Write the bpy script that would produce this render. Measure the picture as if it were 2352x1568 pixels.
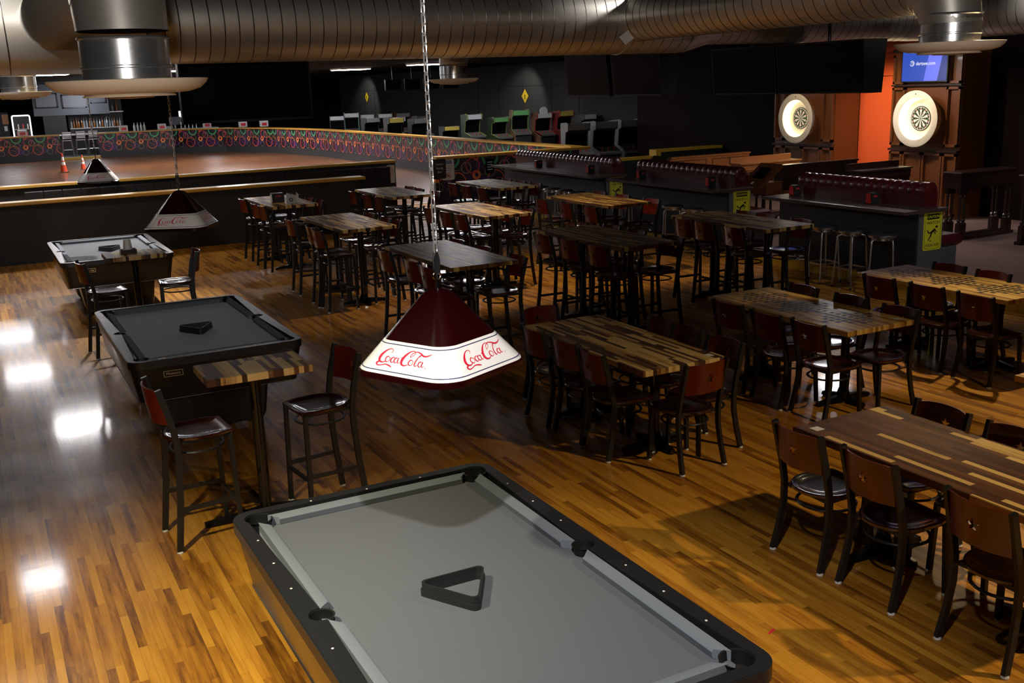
import bpy, math, random
from math import sin, cos, pi, radians, sqrt, atan2
from mathutils import Vector, Matrix
from mathutils.geometry import tessellate_polygon
random.seed(7)
for o in list(bpy.data.objects): bpy.data.objects.remove(o)
scene = bpy.context.scene
COL = scene.collection

# ------------------------------------------------------------------ camera
cd = bpy.data.cameras.new('camera'); cam = bpy.data.objects.new('camera', cd); COL.objects.link(cam)
cd.sensor_fit = 'HORIZONTAL'; cd.sensor_width = 36.0; cd.lens = 2371.78 / 2352 * 36.0
cd.clip_end = 200
R_ = Vector((0.8849917, -0.4643305, -0.034451)); U_ = Vector((0.1418362, 0.1983782, 0.9698085)); B_ = Vector((-0.4434774, -0.8631589, 0.2414219))
cam.matrix_world = Matrix(((R_.x, U_.x, B_.x, 0), (R_.y, U_.y, B_.y, 0), (R_.z, U_.z, B_.z, 2.8202), (0, 0, 0, 1)))
scene.camera = cam
# ------------------------------------------------------------------ view, world, lights
vs = scene.view_settings
vs.view_transform = 'Standard'; vs.look = 'None'; vs.gamma = 1.0; vs.use_curve_mapping = False
vs.exposure = 0.0
world = bpy.data.worlds.new('world'); scene.world = world; world.use_nodes = True
wb = world.node_tree.nodes['Background']; wb.inputs[0].default_value = (0.75, 0.8, 1.0, 1); wb.inputs[1].default_value = 0.006

def lamp(name, kind, loc, power, color=(1, 1, 1), size=0.1, target=None, spot=None, blend=0.5):
    d = bpy.data.lights.new(name, kind); d.energy = power; d.color = color
    if kind == 'AREA': d.shape = 'DISK'; d.size = size
    else: d.shadow_soft_size = size
    if kind == 'SPOT': d.spot_size = radians(spot or 90); d.spot_blend = blend
    o = bpy.data.objects.new(name, d); COL.objects.link(o); o.location = loc
    if target is not None:
        o.rotation_euler = (Vector(target) - Vector(loc)).to_track_quat('-Z', 'Y').to_euler()
    return o
WARM = (1.0, 0.76, 0.44); NEUT = (1.0, 0.95, 0.89); COOL = (0.86, 0.9, 1.0)
lamp('spot_front', 'SPOT', (0.5, 1.05, 4.45), 800, NEUT, 0.05, (1.6, 2.95, 0.8), 50, 0.7)
lamp('fill_front', 'SPOT', (-0.35, -0.9, 3.35), 780, NEUT, 0.12, (1.7, 7.0, 3.45), 50, 0.9)  # unseen fill added behind the camera to brighten lamp shade and diffuser
lamp('spot_left', 'SPOT', (-0.9, 3.6, 4.3), 1000, (1.0, 0.92, 0.62), 0.06, (-0.1, 4.3, 0.0), 76, 0.8)
lamp('spot_right', 'SPOT', (6.6, 1.2, 4.3), 620, WARM, 0.07, (5.2, 3.0, 0.0), 88, 0.8)
lamp('spot_mid', 'SPOT', (9.2, 7.3, 4.35), 430, WARM, 0.07, (7.2, 5.6, 0.0), 62, 0.9)
lamp('spot_tables', 'SPOT', (7.2, 12.9, 4.4), 400, WARM, 0.1, (7.0, 12.2, 0.0), 104, 0.9)
lamp('spot_bar', 'SPOT', (10.2, 6.0, 4.35), 170, NEUT, 0.1, (11.2, 9.6, 0.6), 60, 0.8)
lamp('spot_far_pool', 'SPOT', (2.7, 17.0, 3.25), 800, NEUT, 0.06, (1.6, 15.3, 0.8), 62, 0.8)
lamp('fill_front_right', 'SPOT', (1.5, -1.2, 3.3), 900, NEUT, 0.12, (8.4, 7.2, 3.6), 34, 0.9)  # second added fill, aimed at the right hand diffuser
lamp('spot_wall', 'SPOT', (1.5, 17.5, 4.2), 130, WARM, 0.1, (2.4, 18.8, 0.0), 110, 0.8)
lamp('spot_dart_a', 'SPOT', (14.2, 13.6, 3.2), 120, WARM, 0.06, (15.75, 13.9, 1.4), 110, 0.7)
lamp('spot_dart_b', 'SPOT', (14.4, 16.2, 3.2), 50, WARM, 0.06, (15.75, 16.4, 1.2), 100, 0.7)
lamp('spot_orange', 'SPOT', (14.8, 14.6, 3.4), 150, WARM, 0.06, (16.44, 15.3, 1.8), 60, 0.8)
lamp('spot_dart_floor', 'SPOT', (13.4, 12.0, 3.3), 150, (1.0, 0.8, 0.72), 0.2, (13.6, 11.2, 0.15), 130, 0.9)
lamp('spot_arcade', 'SPOT', (17.0, 33.4, 3.5), 170, NEUT, 0.2, (20.2, 38.0, 1.3), 62, 0.5)
lamp('spot_arcade_far', 'SPOT', (14.6, 43.0, 3.5), 110, NEUT, 0.2, (16.6, 47.0, 1.2), 80, 0.5)
lamp('spot_diamond', 'SPOT', (20.2, 39.6, 3.55), 130, NEUT, 0.1, (22.0, 40.6, 1.6), 90, 0.5)
lamp('spot_diamond_far', 'SPOT', (20.2, 59.6, 3.55), 150, NEUT, 0.1, (22.0, 60.6, 1.6), 90, 0.5)
lamp('spot_duct_left', 'SPOT', (-0.6, 10.4, 4.3), 420, NEUT, 0.08, (0.0, 12.2, 3.9), 76, 0.6)  # this and the next two: unseen spots added to brighten the ducts
lamp('spot_duct_mid', 'SPOT', (9.0, 10.9, 4.38), 190, NEUT, 0.08, (8.2, 12.2, 3.9), 80, 0.6)
lamp('spot_duct_right', 'SPOT', (12.9, 9.2, 4.35), 260, NEUT, 0.08, (13.9, 9.6, 3.8), 80, 0.6)
lamp('bar_fill', 'POINT', (6.0, 58.6, 2.8), 150, COOL, 0.4)
lamp('bar_fill_right', 'POINT', (12.0, 58.0, 2.7), 60, COOL, 0.4)

# ------------------------------------------------------------------ materials
def newmat(name):
    m = bpy.data.materials.new(name); m.use_nodes = True
    return m, m.node_tree.nodes, m.node_tree.links, m.node_tree.nodes['Principled BSDF']
def mat(name, col, rough=0.5, metal=0.0, coat=0.0, emit=None, es=0.0, spec=0.5, trans=0.0, alpha=1.0, bump=0.0, bscale=60, coatr=0.08):
    m, n, l, p = newmat(name)
    p.inputs['Base Color'].default_value = (*col, 1); p.inputs['Roughness'].default_value = rough; p.inputs['Metallic'].default_value = metal
    p.inputs['Coat Weight'].default_value = coat; p.inputs['Coat Roughness'].default_value = coatr
    p.inputs['Specular IOR Level'].default_value = spec; p.inputs['Transmission Weight'].default_value = trans; p.inputs['Alpha'].default_value = alpha
    if emit: p.inputs['Emission Color'].default_value = (*emit, 1); p.inputs['Emission Strength'].default_value = es
    tc = n.new('ShaderNodeTexCoord'); nz = n.new('ShaderNodeTexNoise'); nz.inputs['Scale'].default_value = bscale; nz.inputs['Detail'].default_value = 3
    l.new(tc.outputs['Object'], nz.inputs['Vector'])
    mr = n.new('ShaderNodeMapRange'); mr.inputs[3].default_value = max(0, rough - 0.02); mr.inputs[4].default_value = min(1, rough + 0.03)
    l.new(nz.outputs['Fac'], mr.inputs[0]); l.new(mr.outputs[0], p.inputs['Roughness'])
    if bump:
        b = n.new('ShaderNodeBump'); b.inputs['Strength'].default_value = bump; b.inputs['Distance'].default_value = 0.001
        l.new(nz.outputs['Fac'], b.inputs['Height']); l.new(b.outputs[0], p.inputs['Normal'])
    return m
class NT:
    def __init__(s, n, l): s.n, s.l = n, l
    def m(s, op, a, b=None, c=None):
        q = s.n.new('ShaderNodeMath'); q.operation = op
        for i, v in enumerate((a, b, c)):
            if v is None: continue
            if isinstance(v, (int, float)): q.inputs[i].default_value = v
            else: s.l.new(v, q.inputs[i])
        return q.outputs[0]
    def mix(s, f, a, b, mode='MIX'):
        q = s.n.new('ShaderNodeMix'); q.data_type = 'RGBA'; q.blend_type = mode
        for i, v in ((0, f), (6, a), (7, b)):
            if isinstance(v, (int, float)): q.inputs[i].default_value = v
            elif isinstance(v, tuple): q.inputs[i].default_value = (*v, 1)
            else: s.l.new(v, q.inputs[i])
        return q.outputs[2]
    def ramp(s, f, stops, const=False):
        q = s.n.new('ShaderNodeValToRGB'); r = q.color_ramp
        if const: r.interpolation = 'CONSTANT'
        while len(r.elements) < len(stops): r.elements.new(0.5)
        for e, (p, c) in zip(r.elements, stops): e.position = p; e.color = (*c, 1)
        s.l.new(f, q.inputs[0]); return q.outputs[0]
def plank_mat(name, w, L, stops, rough, coat, grain=0.35, seam=0.25, scratch=0.0, wander=0.6, seed=0.0, coatr=0.06, seamw=0.03):
    m, n, l, p = newmat(name); t = NT(n, l)
    tc = n.new('ShaderNodeTexCoord'); sx = n.new('ShaderNodeSeparateXYZ'); l.new(tc.outputs['Object'], sx.inputs[0])
    X, Y, Z = sx.outputs
    rx = t.m('DIVIDE', t.m('ADD', X, 50.0 + seed), w); row = t.m('FLOOR', rx); fx = t.m('FRACT', rx)
    wn = n.new('ShaderNodeTexWhiteNoise'); wn.noise_dimensions = '1D'; l.new(row, wn.inputs['W'])
    ry = t.m('ADD', t.m('DIVIDE', Y, L), t.m('MULTIPLY', wn.outputs['Value'], 7.3)); colr = t.m('FLOOR', ry); fy = t.m('FRACT', ry)
    cb = n.new('ShaderNodeCombineXYZ'); l.new(row, cb.inputs[0]); l.new(colr, cb.inputs[1]); cb.inputs[2].default_value = seed
    w2 = n.new('ShaderNodeTexWhiteNoise'); w2.noise_dimensions = '3D'; l.new(cb.outputs[0], w2.inputs['Vector'])
    mp = n.new('ShaderNodeMapping'); mp.inputs['Scale'].default_value = (1 / w * 0.9, 1.6, 4); l.new(tc.outputs['Object'], mp.inputs[0])
    ad = n.new('ShaderNodeVectorMath'); ad.operation = 'ADD'; l.new(mp.outputs[0], ad.inputs[0]); l.new(w2.outputs['Color'], ad.inputs[1])
    nz = n.new('ShaderNodeTexNoise'); nz.inputs['Scale'].default_value = 1.5; nz.inputs['Detail'].default_value = 5; nz.inputs['Roughness'].default_value = 0.65
    l.new(ad.outputs[0], nz.inputs['Vector'])
    v = t.m('ADD', t.m('MULTIPLY', w2.outputs['Value'], wander), t.m('MULTIPLY', t.m('SUBTRACT', nz.outputs['Fac'], 0.5), grain * 2))
    v = t.m('ADD', v, (1 - wander) * 0.5)
    c = t.ramp(v, stops)
    e1 = t.m('LESS_THAN', fx, seamw); e2 = t.m('LESS_THAN', fy, seamw * w / L * 1.2)
    c = t.mix(t.m('MULTIPLY', t.m('MAXIMUM', e1, e2), seam), c, (0.03, 0.012, 0.004))
    l.new(c, p.inputs['Base Color'])
    n2 = n.new('ShaderNodeTexNoise'); n2.inputs['Scale'].default_value = 2.2; n2.inputs['Detail'].default_value = 6; l.new(tc.outputs['Object'], n2.inputs['Vector'])
    mr = n.new('ShaderNodeMapRange'); mr.inputs[1].default_value = 0.3; mr.inputs[2].default_value = 0.7; mr.inputs[3].default_value = rough - 0.05; mr.inputs[4].default_value = rough + 0.09
    l.new(n2.outputs['Fac'], mr.inputs[0]); l.new(mr.outputs[0], p.inputs['Roughness'])
    p.inputs['Coat Weight'].default_value = coat; p.inputs['Coat Roughness'].default_value = coatr; p.inputs['Specular IOR Level'].default_value = 0.3
    if scratch:
        n3 = n.new('ShaderNodeTexNoise'); n3.inputs['Scale'].default_value = 9; n3.inputs['Detail'].default_value = 8; l.new(tc.outputs['Object'], n3.inputs['Vector'])
        b = n.new('ShaderNodeBump'); b.inputs['Strength'].default_value = scratch; b.inputs['Distance'].default_value = 0.004
        l.new(n3.outputs['Fac'], b.inputs['Height']); l.new(b.outputs[0], p.inputs['Normal']); l.new(b.outputs[0], p.inputs['Coat Normal'])
    return m
M = {}
M['floor'] = plank_mat('maple_floor', 0.045, 0.75, [(0.0, (0.04, 0.010, 0.0015)), (0.2, (0.18, 0.062, 0.006)), (0.38, (0.37, 0.145, 0.012)), (0.62, (0.54, 0.24, 0.022)), (1.0, (0.68, 0.33, 0.042))], 0.45, 0.42, 0.46, 0.6, 0.09, coatr=0.10, wander=0.52)
M['rink'] = plank_mat('rink_floor', 0.06, 1.6, [(0.0, (0.20, 0.075, 0.025)), (1.0, (0.27, 0.11, 0.04))], 0.34, 0.5, 0.1, 0.15, 0.0, coatr=0.07)
BUT = [(0.0, (0.03, 0.011, 0.005)), (0.3, (0.09, 0.035, 0.012)), (0.44, (0.16, 0.07, 0.02)), (0.52, (0.42, 0.24, 0.07)), (0.7, (0.62, 0.40, 0.13)), (1.0, (0.72, 0.50, 0.20))]
M['butcher'] = plank_mat('butcher_block', 0.034, 0.42, BUT, 0.5, 0.15, 0.22, 0.25, 0.0, wander=0.95, coatr=0.14)
DRK = [(0.0, (0.035, 0.012, 0.005)), (0.35, (0.085, 0.032, 0.011)), (0.75, (0.15, 0.06, 0.02)), (0.80, (0.20, 0.09, 0.028)), (0.84, (0.6, 0.38, 0.12)), (1.0, (0.68, 0.45, 0.16))]
M['butcher_dark'] = plank_mat('butcher_block_dark', 0.04, 0.5, DRK, 0.5, 0.05, 0.14, 0.25, 0.0, wander=0.95, seed=3, coatr=0.16)
LGT = [(0.0, (0.18, 0.07, 0.016)), (0.3, (0.42, 0.22, 0.05)), (0.6, (0.62, 0.38, 0.10)), (1.0, (0.76, 0.52, 0.17))]
MID = [(0.0, (0.045, 0.017, 0.007)), (0.45, (0.13, 0.055, 0.016)), (0.74, (0.23, 0.11, 0.03)), (0.8, (0.5, 0.32, 0.08)), (1.0, (0.62, 0.42, 0.14))]
M['butcher_mid'] = plank_mat('butcher_block_mid', 0.03, 0.5, MID, 0.5, 0.1, 0.16, 0.25, 0.0, wander=0.95, seed=9, coatr=0.16)
M['butcher_light'] = plank_mat('butcher_block_light', 0.03, 0.7, LGT, 0.55, 0.12, 0.22, 0.2, 0.0, wander=0.9, seed=5, coatr=0.2)
M['metal_black'] = mat('black_powder_coat', (0.022, 0.023, 0.025), 0.38, 0.3, bump=0.15, bscale=300)
M['cast_black'] = mat('black_cast_iron', (0.012, 0.012, 0.013), 0.22, 0.4, 0.4)
M['mahogany'] = mat('mahogany_seat', (0.030, 0.005, 0.004), 0.25, 0, 0.9, coatr=0.1)
M['back'] = mat('mahogany_back', (0.11, 0.0085, 0.003), 0.3, 0, 0.5, coatr=0.12)
M['glide'] = mat('white_plastic_glide', (0.7, 0.7, 0.68), 0.4)
M['felt'] = mat('grey_felt', (0.098, 0.105, 0.122), 0.95, spec=0.15, bump=0.4, bscale=500)
for k_ in ('felt',):
    q_ = M[k_].node_tree.nodes['Principled BSDF']; q_.inputs['Sheen Weight'].default_value = 0.5; q_.inputs['Sheen Roughness'].default_value = 0.35
M['cushion'] = mat('lit_grey_cushion_cloth', (0.155, 0.175, 0.20), 0.9, spec=0.15, bump=0.4, bscale=500)  # bed felt made lighter, the light on the cushions put into the colour
M['rail'] = mat('black_rail_laminate', (0.013, 0.013, 0.0145), 0.36, bump=0.25, bscale=400)
M['apron'] = mat('black_apron_laminate', (0.014, 0.012, 0.011), 0.28, 0, 0.3)
M['pocket'] = mat('black_pocket_leather', (0.006, 0.006, 0.006), 0.5)
M['dot'] = mat('pearl_sight', (0.75, 0.72, 0.65), 0.3)
M['chrome'] = mat('chrome', (0.75, 0.75, 0.78), 0.12, 1.0)
M['chainsteel'] = mat('bright_zinc_chain', (0.85, 0.85, 0.87), 0.28, 0.75)
M['alu'] = mat('brushed_aluminium', (0.60, 0.60, 0.62), 0.3, 1.0, bump=0.1, bscale=120)
M['alu_dark'] = mat('dark_seat_pad', (0.03, 0.035, 0.045), 0.35)
M['rackblack'] = mat('black_plastic_rack', (0.016, 0.016, 0.017), 0.45)
M['black'] = mat('matte_black_paint', (0.010, 0.010, 0.011), 0.75)
M['blackwall'] = mat('black_wall_paint', (0.006, 0.0065, 0.007), 0.85, spec=0.08, bump=0.2, bscale=30)
M['wallgrey'] = mat('charcoal_wall_paint', (0.05, 0.049, 0.048), 0.8, spec=0.08)
M['ponywall'] = mat('black_low_wall_paint', (0.014, 0.013, 0.0135), 0.6)
M['railwood'] = mat('varnished_yellow_rail', (0.58, 0.31, 0.045), 0.4, 0, 0.2)
M['yellow'] = mat('yellow_safety_paint', (0.60, 0.36, 0.02), 0.5)
M['carpet'] = mat('mauve_carpet', (0.17, 0.115, 0.105), 0.95, spec=0.1, bump=0.6, bscale=220)
M['burg'] = mat('burgundy_vinyl', (0.075, 0.008, 0.012), 0.3, 0, 0.35)
M['counter'] = mat('speckled_dark_counter', (0.055, 0.035, 0.032), 0.35)
M['kneewall'] = mat('navy_black_knee_wall', (0.009, 0.012, 0.015), 0.6)
M['endpanel'] = mat('slate_end_panel', (0.085, 0.09, 0.10), 0.6)
M['wood_dart'] = mat('walnut_dart_panel', (0.12, 0.038, 0.009), 0.38, 0, 0.3, bump=0.1, bscale=14)
M['wood_dark'] = mat('espresso_wood', (0.028, 0.013, 0.010), 0.3, 0, 0.5)
M['wood_lit'] = mat('lit_wood_tone', (0.34, 0.12, 0.03), 0.32, 0, 0.4)  # lighter ledge wood, the dart lane light put into its colour
M['orange'] = mat('orange_wall_panel', (0.72, 0.105, 0.022), 0.7)
M['maroonwall'] = mat('dark_maroon_wall', (0.009, 0.004, 0.004), 0.7, spec=0.08)
M['white'] = mat('white_plastic', (0.8, 0.79, 0.76), 0.4)
M['paper'] = mat('white_paper', (0.7, 0.7, 0.7), 0.6)
M['cream'] = mat('cream_diffuser_plastic', (0.86, 0.76, 0.62), 0.4)
M['galv'] = mat('galvanised_steel', (0.66, 0.63, 0.58), 0.38, 0.8, bump=0.12, bscale=25)
M['galv_s'] = mat('galvanised_collar', (0.72, 0.73, 0.74), 0.26, 0.9)
M['seam'] = mat('duct_seam', (0.16, 0.15, 0.14), 0.35, 1.0)
M['light'] = mat('fluorescent_diffuser', (0.9, 0.9, 0.9), 0.5, emit=(0.97, 0.95, 0.98), es=40)
M['light_hot'] = mat('bright_fluorescent_diffuser', (0.9, 0.9, 0.9), 0.5, emit=(1.0, 0.96, 0.96), es=56)
M['ring_white'] = mat('white_dart_surround', (0.75, 0.68, 0.55), 0.5)
M['ring_glow'] = mat('lit_surround_inner', (0.85, 0.75, 0.55), 0.5, emit=(1.0, 0.86, 0.55), es=2.6)
M['red'] = mat('red_plastic', (0.55, 0.02, 0.02), 0.35)
M['redsign'] = mat('red_print', (0.62, 0.03, 0.04), 0.4)
M['navy'] = mat('navy_pinstripe', (0.02, 0.025, 0.10), 0.4)
M['shade_red'] = mat('burgundy_shade_plastic', (0.016, 0.0009, 0.0015), 0.2, 0, 0.35)
M['shade_white'] = mat('white_shade_band', (0.86, 0.83, 0.80), 0.25, 0, 0.4)
M['shade_logo'] = mat('red_script_print', (0.66, 0.015, 0.05), 0.35)
M['sign_yel'] = mat('caution_yellow', (0.62, 0.62, 0.03), 0.5)
M['sign_yel2'] = mat('warning_diamond_yellow', (0.9, 0.62, 0.02), 0.5)
M['sign_blk'] = mat('sign_black_print', (0.012, 0.012, 0.012), 0.5)
M['sign_blue'] = mat('notice_blue', (0.02, 0.09, 0.32), 0.5)
M['cone'] = mat('traffic_cone_orange', (0.75, 0.07, 0.015), 0.45)
M['screen'] = mat('dead_tv_screen', (0.003, 0.003, 0.0035), 0.3, 0, 0.0, spec=0.12)
M['tvbody'] = mat('tv_housing', (0.006, 0.006, 0.007), 0.4)
M['blue1'] = mat('tv_blue', (0, 0, 0), 0.4, emit=(0.03, 0.085, 0.50), es=1.0)
M['blue2'] = mat('tv_pale_blue', (0, 0, 0), 0.4, emit=(0.16, 0.20, 0.95), es=1.0)
M['blue3'] = mat('tv_dark_blue', (0, 0, 0), 0.4, emit=(0.02, 0.045, 0.26), es=1.0)
M['tvwhite'] = mat('tv_white_print', (0, 0, 0), 0.4, emit=(0.8, 0.8, 0.95), es=1.0)
M['brass'] = mat('brass_number', (0.6, 0.42, 0.18), 0.3, 1.0)
M['glass'] = mat('clear_glass', (0.8, 0.85, 0.85), 0.05, 0, 0.5, alpha=0.35)
M['amber'] = mat('amber_liquor', (0.35, 0.11, 0.02), 0.1, 0, 0.8)
M['greybin'] = mat('pale_green_plastic', (0.42, 0.44, 0.38), 0.5)
M['lit'] = mat('lit_case_frame', (0.9, 0.9, 0.9), 0.4, emit=(0.95, 0.97, 1.0), es=1.6)
M['bulbred'] = mat('glowing_bulb', (0.9, 0.1, 0.05), 0.4, emit=(1.0, 0.06, 0.02), es=1.2)
def ring_mat(name, bright=1.0, dx=1.0, dy=0.0):
    m, n, l, p = newmat(name); t = NT(n, l)
    tc = n.new('ShaderNodeTexCoord'); sx = n.new('ShaderNodeSeparateXYZ'); l.new(tc.outputs['Object'], sx.inputs[0])
    X, Y, Z = sx.outputs; L = 1.06
    u = t.m('ADD', t.m('MULTIPLY', X, dx), t.m('MULTIPLY', Y, dy))
    nz = n.new('ShaderNodeTexNoise'); nz.inputs['Scale'].default_value = 1.4; nz.inputs['Detail'].default_value = 4; l.new(tc.outputs['Object'], nz.inputs['Vector'])
    c = t.ramp(nz.outputs['Fac'], [(0.3, (0.006, 0.005, 0.006)), (0.5, (0.012, 0.005, 0.018)), (0.62, (0.035, 0.012, 0.08)), (0.75, (0.05, 0.008, 0.025))])
    rings = [(0.0, .24, .225, .02, (0.85, 0.13, 0.03)), (-.145, .80, .20, .045, (0.05, 0.40, 0.14)), (.53, .385, .085, .05, (0.95, 0.22, 0.05)),
             (.54, .14, .125, .014, (0.18, 0.22, 0.12)), (-.16, .455, .13, .012, (0.36, 0.26, 0.10)), (.25, .57, .13, .018, (0.38, 0.27, 0.12)),
             (.43, .62, .18, .024, (0.55, 0.05, 0.05)), (.53, .80, .05, .026, (0.75, 0.14, 0.07)), (.1, .08, .2, .012, (0.40, 0.02, 0.06)),
             (.75, .60, .22, .010, (0.05, 0.13, 0.06)), (.3, .86, .16, .012, (0.20, 0.05, 0.25)), (.8, .2, .1, .02, (0.10, 0.03, 0.30)), (.0, .78, .26, .008, (.25, .2, .2))]
    for cx, cz, r, w, colr in rings:
        du = t.m('SUBTRACT', t.m('FRACT', t.m('ADD', t.m('DIVIDE', t.m('SUBTRACT', u, cx), L), 0.5)), 0.5)
        du = t.m('MULTIPLY', du, L); dz = t.m('SUBTRACT', Z, cz + 0.3)
        d = t.m('SQRT', t.m('ADD', t.m('MULTIPLY', du, du), t.m('MULTIPLY', dz, dz)))
        k = t.m('LESS_THAN', t.m('ABSOLUTE', t.m('SUBTRACT', d, r)), w * 0.65)
        c = t.mix(k, c, tuple(min(1, q * bright) for q in colr))
    l.new(c, p.inputs['Base Color']); p.inputs['Roughness'].default_value = 0.45
    return m
M['rings'] = ring_mat('circle_pattern_laminate', 1.0)

# ------------------------------------------------------------------ mesh builder
class MB:
    def __init__(s): s.v = []; s.f = []; s.mi = []; s.sm = []; s.cur = 0; s.T = None
    def add(s, vs_, fs, smooth=False, mi=None):
        b = len(s.v)
        for q in vs_:
            q = Vector(q)
            s.v.append(s.T @ q if s.T else q)
        for f in fs: s.f.append([b + i for i in f]); s.mi.append(s.cur if mi is None else mi); s.sm.append(smooth)
        return s
    def box(s, x0, y0, z0, x1, y1, z1, mi=None, c=0.0):
        if c <= 0:
            vs_ = [(x0, y0, z0), (x1, y0, z0), (x1, y1, z0), (x0, y1, z0), (x0, y0, z1), (x1, y0, z1), (x1, y1, z1), (x0, y1, z1)]
            return s.add(vs_, [(0, 3, 2, 1), (4, 5, 6, 7), (0, 1, 5, 4), (1, 2, 6, 5), (2, 3, 7, 6), (3, 0, 4, 7)], False, mi)
        L = []
        for z, i in ((z0, c), (z0 + c, 0), (z1 - c, 0), (z1, c)):
            L.append([(x0 + i + (c if i == 0 else 0) * 0, y0 + i, z), (x1 - i, y0 + i, z), (x1 - i, y1 - i, z), (x0 + i, y1 - i, z)])
        return s.loft(L, False, mi)
    def loft(s, loops, smooth=True, mi=None, caps=True, closed=True):
        n = len(loops[0]); vs_ = [p for lp in loops for p in lp]; fs = []
        for k in range(len(loops) - 1):
            for i in range(n if closed else n - 1):
                j = (i + 1) % n; fs.append((k * n + i, k * n + j, (k + 1) * n + j, (k + 1) * n + i))
        s.add(vs_, fs, smooth, mi)
        if caps and closed:
            b = len(s.v) - len(vs_)
            s.f.append([b + i for i in reversed(range(n))]); s.mi.append(s.cur if mi is None else mi); s.sm.append(False)
            s.f.append([b + (len(loops) - 1) * n + i for i in range(n)]); s.mi.append(s.cur if mi is None else mi); s.sm.append(False)
        return s
    def cyl(s, p0, p1, r0, r1=None, n=12, mi=None, caps=True):
        return s.tube([p0, p1], [r0, r0 if r1 is None else r1], n, mi, caps)
    def tube(s, path, r, n=10, mi=None, caps=True, closed=False, flat=None):
        P = [Vector(p) for p in path]; m = len(P)
        if not isinstance(r, (list, tuple)): r = [r] * m
        loops = []; prev = None
        for i in range(m):
            if closed: d = P[(i + 1) % m] - P[i - 1]
            else: d = P[min(i + 1, m - 1)] - P[max(i - 1, 0)]
            d.normalize()
            if prev is None:
                a = Vector((0, 0, 1)) if abs(d.z) < 0.9 else Vector((1, 0, 0))
                u = d.cross(a).normalized()
            else:
                u = (prev - d * prev.dot(d)).normalized()
            prev = u; w = d.cross(u)
            k = 1.0 if flat is None else flat
            loops.append([P[i] + u * (cos(2 * pi * j / n) * r[i]) + w * (sin(2 * pi * j / n) * r[i] * k) for j in range(n)])
        if closed: loops.append(loops[0]); caps = False
        return s.loft(loops, True, mi, caps)
    def rtube(s, path, hw, hh, side, mi=None):
        """rectangular bar along a path; side = direction of the hw axis"""
        P = [Vector(p) for p in path]; loops = []; sd = Vector(side)
        for i in range(len(P)):
            d = (P[min(i + 1, len(P) - 1)] - P[max(i - 1, 0)]).normalized()
            w = (sd - d * sd.dot(d)).normalized(); u = d.cross(w)
            loops.append([P[i] + w * hw + u * hh, P[i] - w * hw + u * hh, P[i] - w * hw - u * hh, P[i] + w * hw - u * hh])
        return s.loft(loops, False, mi)
    def lathe(s, prof, c=(0, 0, 0), n=24, mi=None, smooth=True, ax='z', caps=True):
        loops = []
        for r, z in prof:
            lp = []
            for j in range(n):
                a = 2 * pi * j / n; x, y = r * cos(a), r * sin(a)
                if ax == 'z': lp.append((c[0] + x, c[1] + y, c[2] + z))
                elif ax == 'x': lp.append((c[0] + z, c[1] + x, c[2] + y))
                else: lp.append((c[0] + x, c[1] + z, c[2] + y))
            loops.append(lp)
        return s.loft(loops, smooth, mi, caps)
    def prism(s, poly, z0, z1, mi=None, holes=(), smooth=False, mtop=None):
        loops = [poly] + list(holes); pts = [p for lp in loops for p in lp]
        tri = tessellate_polygon([[Vector((p[0], p[1], 0)) for p in lp] for lp in loops])
        n = len(pts); mi = s.cur if mi is None else mi
        b = len(s.v); s.add([(p[0], p[1], z0) for p in pts] + [(p[0], p[1], z1) for p in pts], [], False, mi)
        for t in tri:
            a, c_, d = t; A, Bv, Cc = (Vector(pts[i]) for i in (a, c_, d))
            if (Bv - A).cross(Cc - A) < 0: a, c_, d = d, c_, a
            s.f.append([b + n + a, b + n + c_, b + n + d]); s.mi.append(mi if mtop is None else mtop); s.sm.append(False)
            s.f.append([b + d, b + c_, b + a]); s.mi.append(mi); s.sm.append(False)
        k = 0
        for lp in loops:
            m_ = len(lp)
            for i in range(m_):
                j = (i + 1) % m_; s.f.append([b + k + i, b + k + j, b + n + k + j, b + n + k + i]); s.mi.append(mi); s.sm.append(smooth)
            k += m_
        return s
    def build(s, name, mats, parent=None, loc=None):
        me = bpy.data.meshes.new(name); me.from_pydata([tuple(v) for v in s.v], [], s.f)
        if not isinstance(mats, (list, tuple)): mats = [mats]
        for m in mats: me.materials.append(M[m] if isinstance(m, str) else m)
        me.polygons.foreach_set('material_index', s.mi); me.polygons.foreach_set('use_smooth', s.sm); me.set_sharp_from_angle(angle=radians(38)); me.update()
        o = bpy.data.objects.new(name, me); COL.objects.link(o)
        if parent: o.parent = parent
        if loc: o.location = loc
        return o
def tag(o, label, cat, group=None, kind=None):
    if label: o['label'] = label
    if cat: o['category'] = cat
    if group: o['group'] = group
    if kind: o['kind'] = kind
    return o
def thing(name, label, cat, loc=(0, 0, 0), rz=0.0, group=None):
    o = bpy.data.objects.new(name, None); COL.objects.link(o); o.location = loc; o.rotation_euler = (0, 0, rz); o.empty_display_size = 0.1
    return tag(o, label, cat, group)
def struct(name, mb, mats, loc=None, label=None):
    o = mb.build(name, mats, None, loc); o['kind'] = 'structure'
    if label: o['label'] = label
    return o
def kids(o): return [c for c in bpy.data.objects if c.parent == o]
def copy_thing(o, loc, rz, label, group=None):
    r = o.copy(); COL.objects.link(r); r.location = loc; r.rotation_euler = (0, 0, rz); r['label'] = label
    if group: r['group'] = group
    for ch in TREE[o.name]:
        c = ch[0].copy(); COL.objects.link(c); c.parent = r
        for g in ch[1]: d = g.copy(); COL.objects.link(d); d.parent = c
    return r
TREE = {}
def remember(o): TREE[o.name] = [(c, kids(c)) for c in kids(o)]
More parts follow.
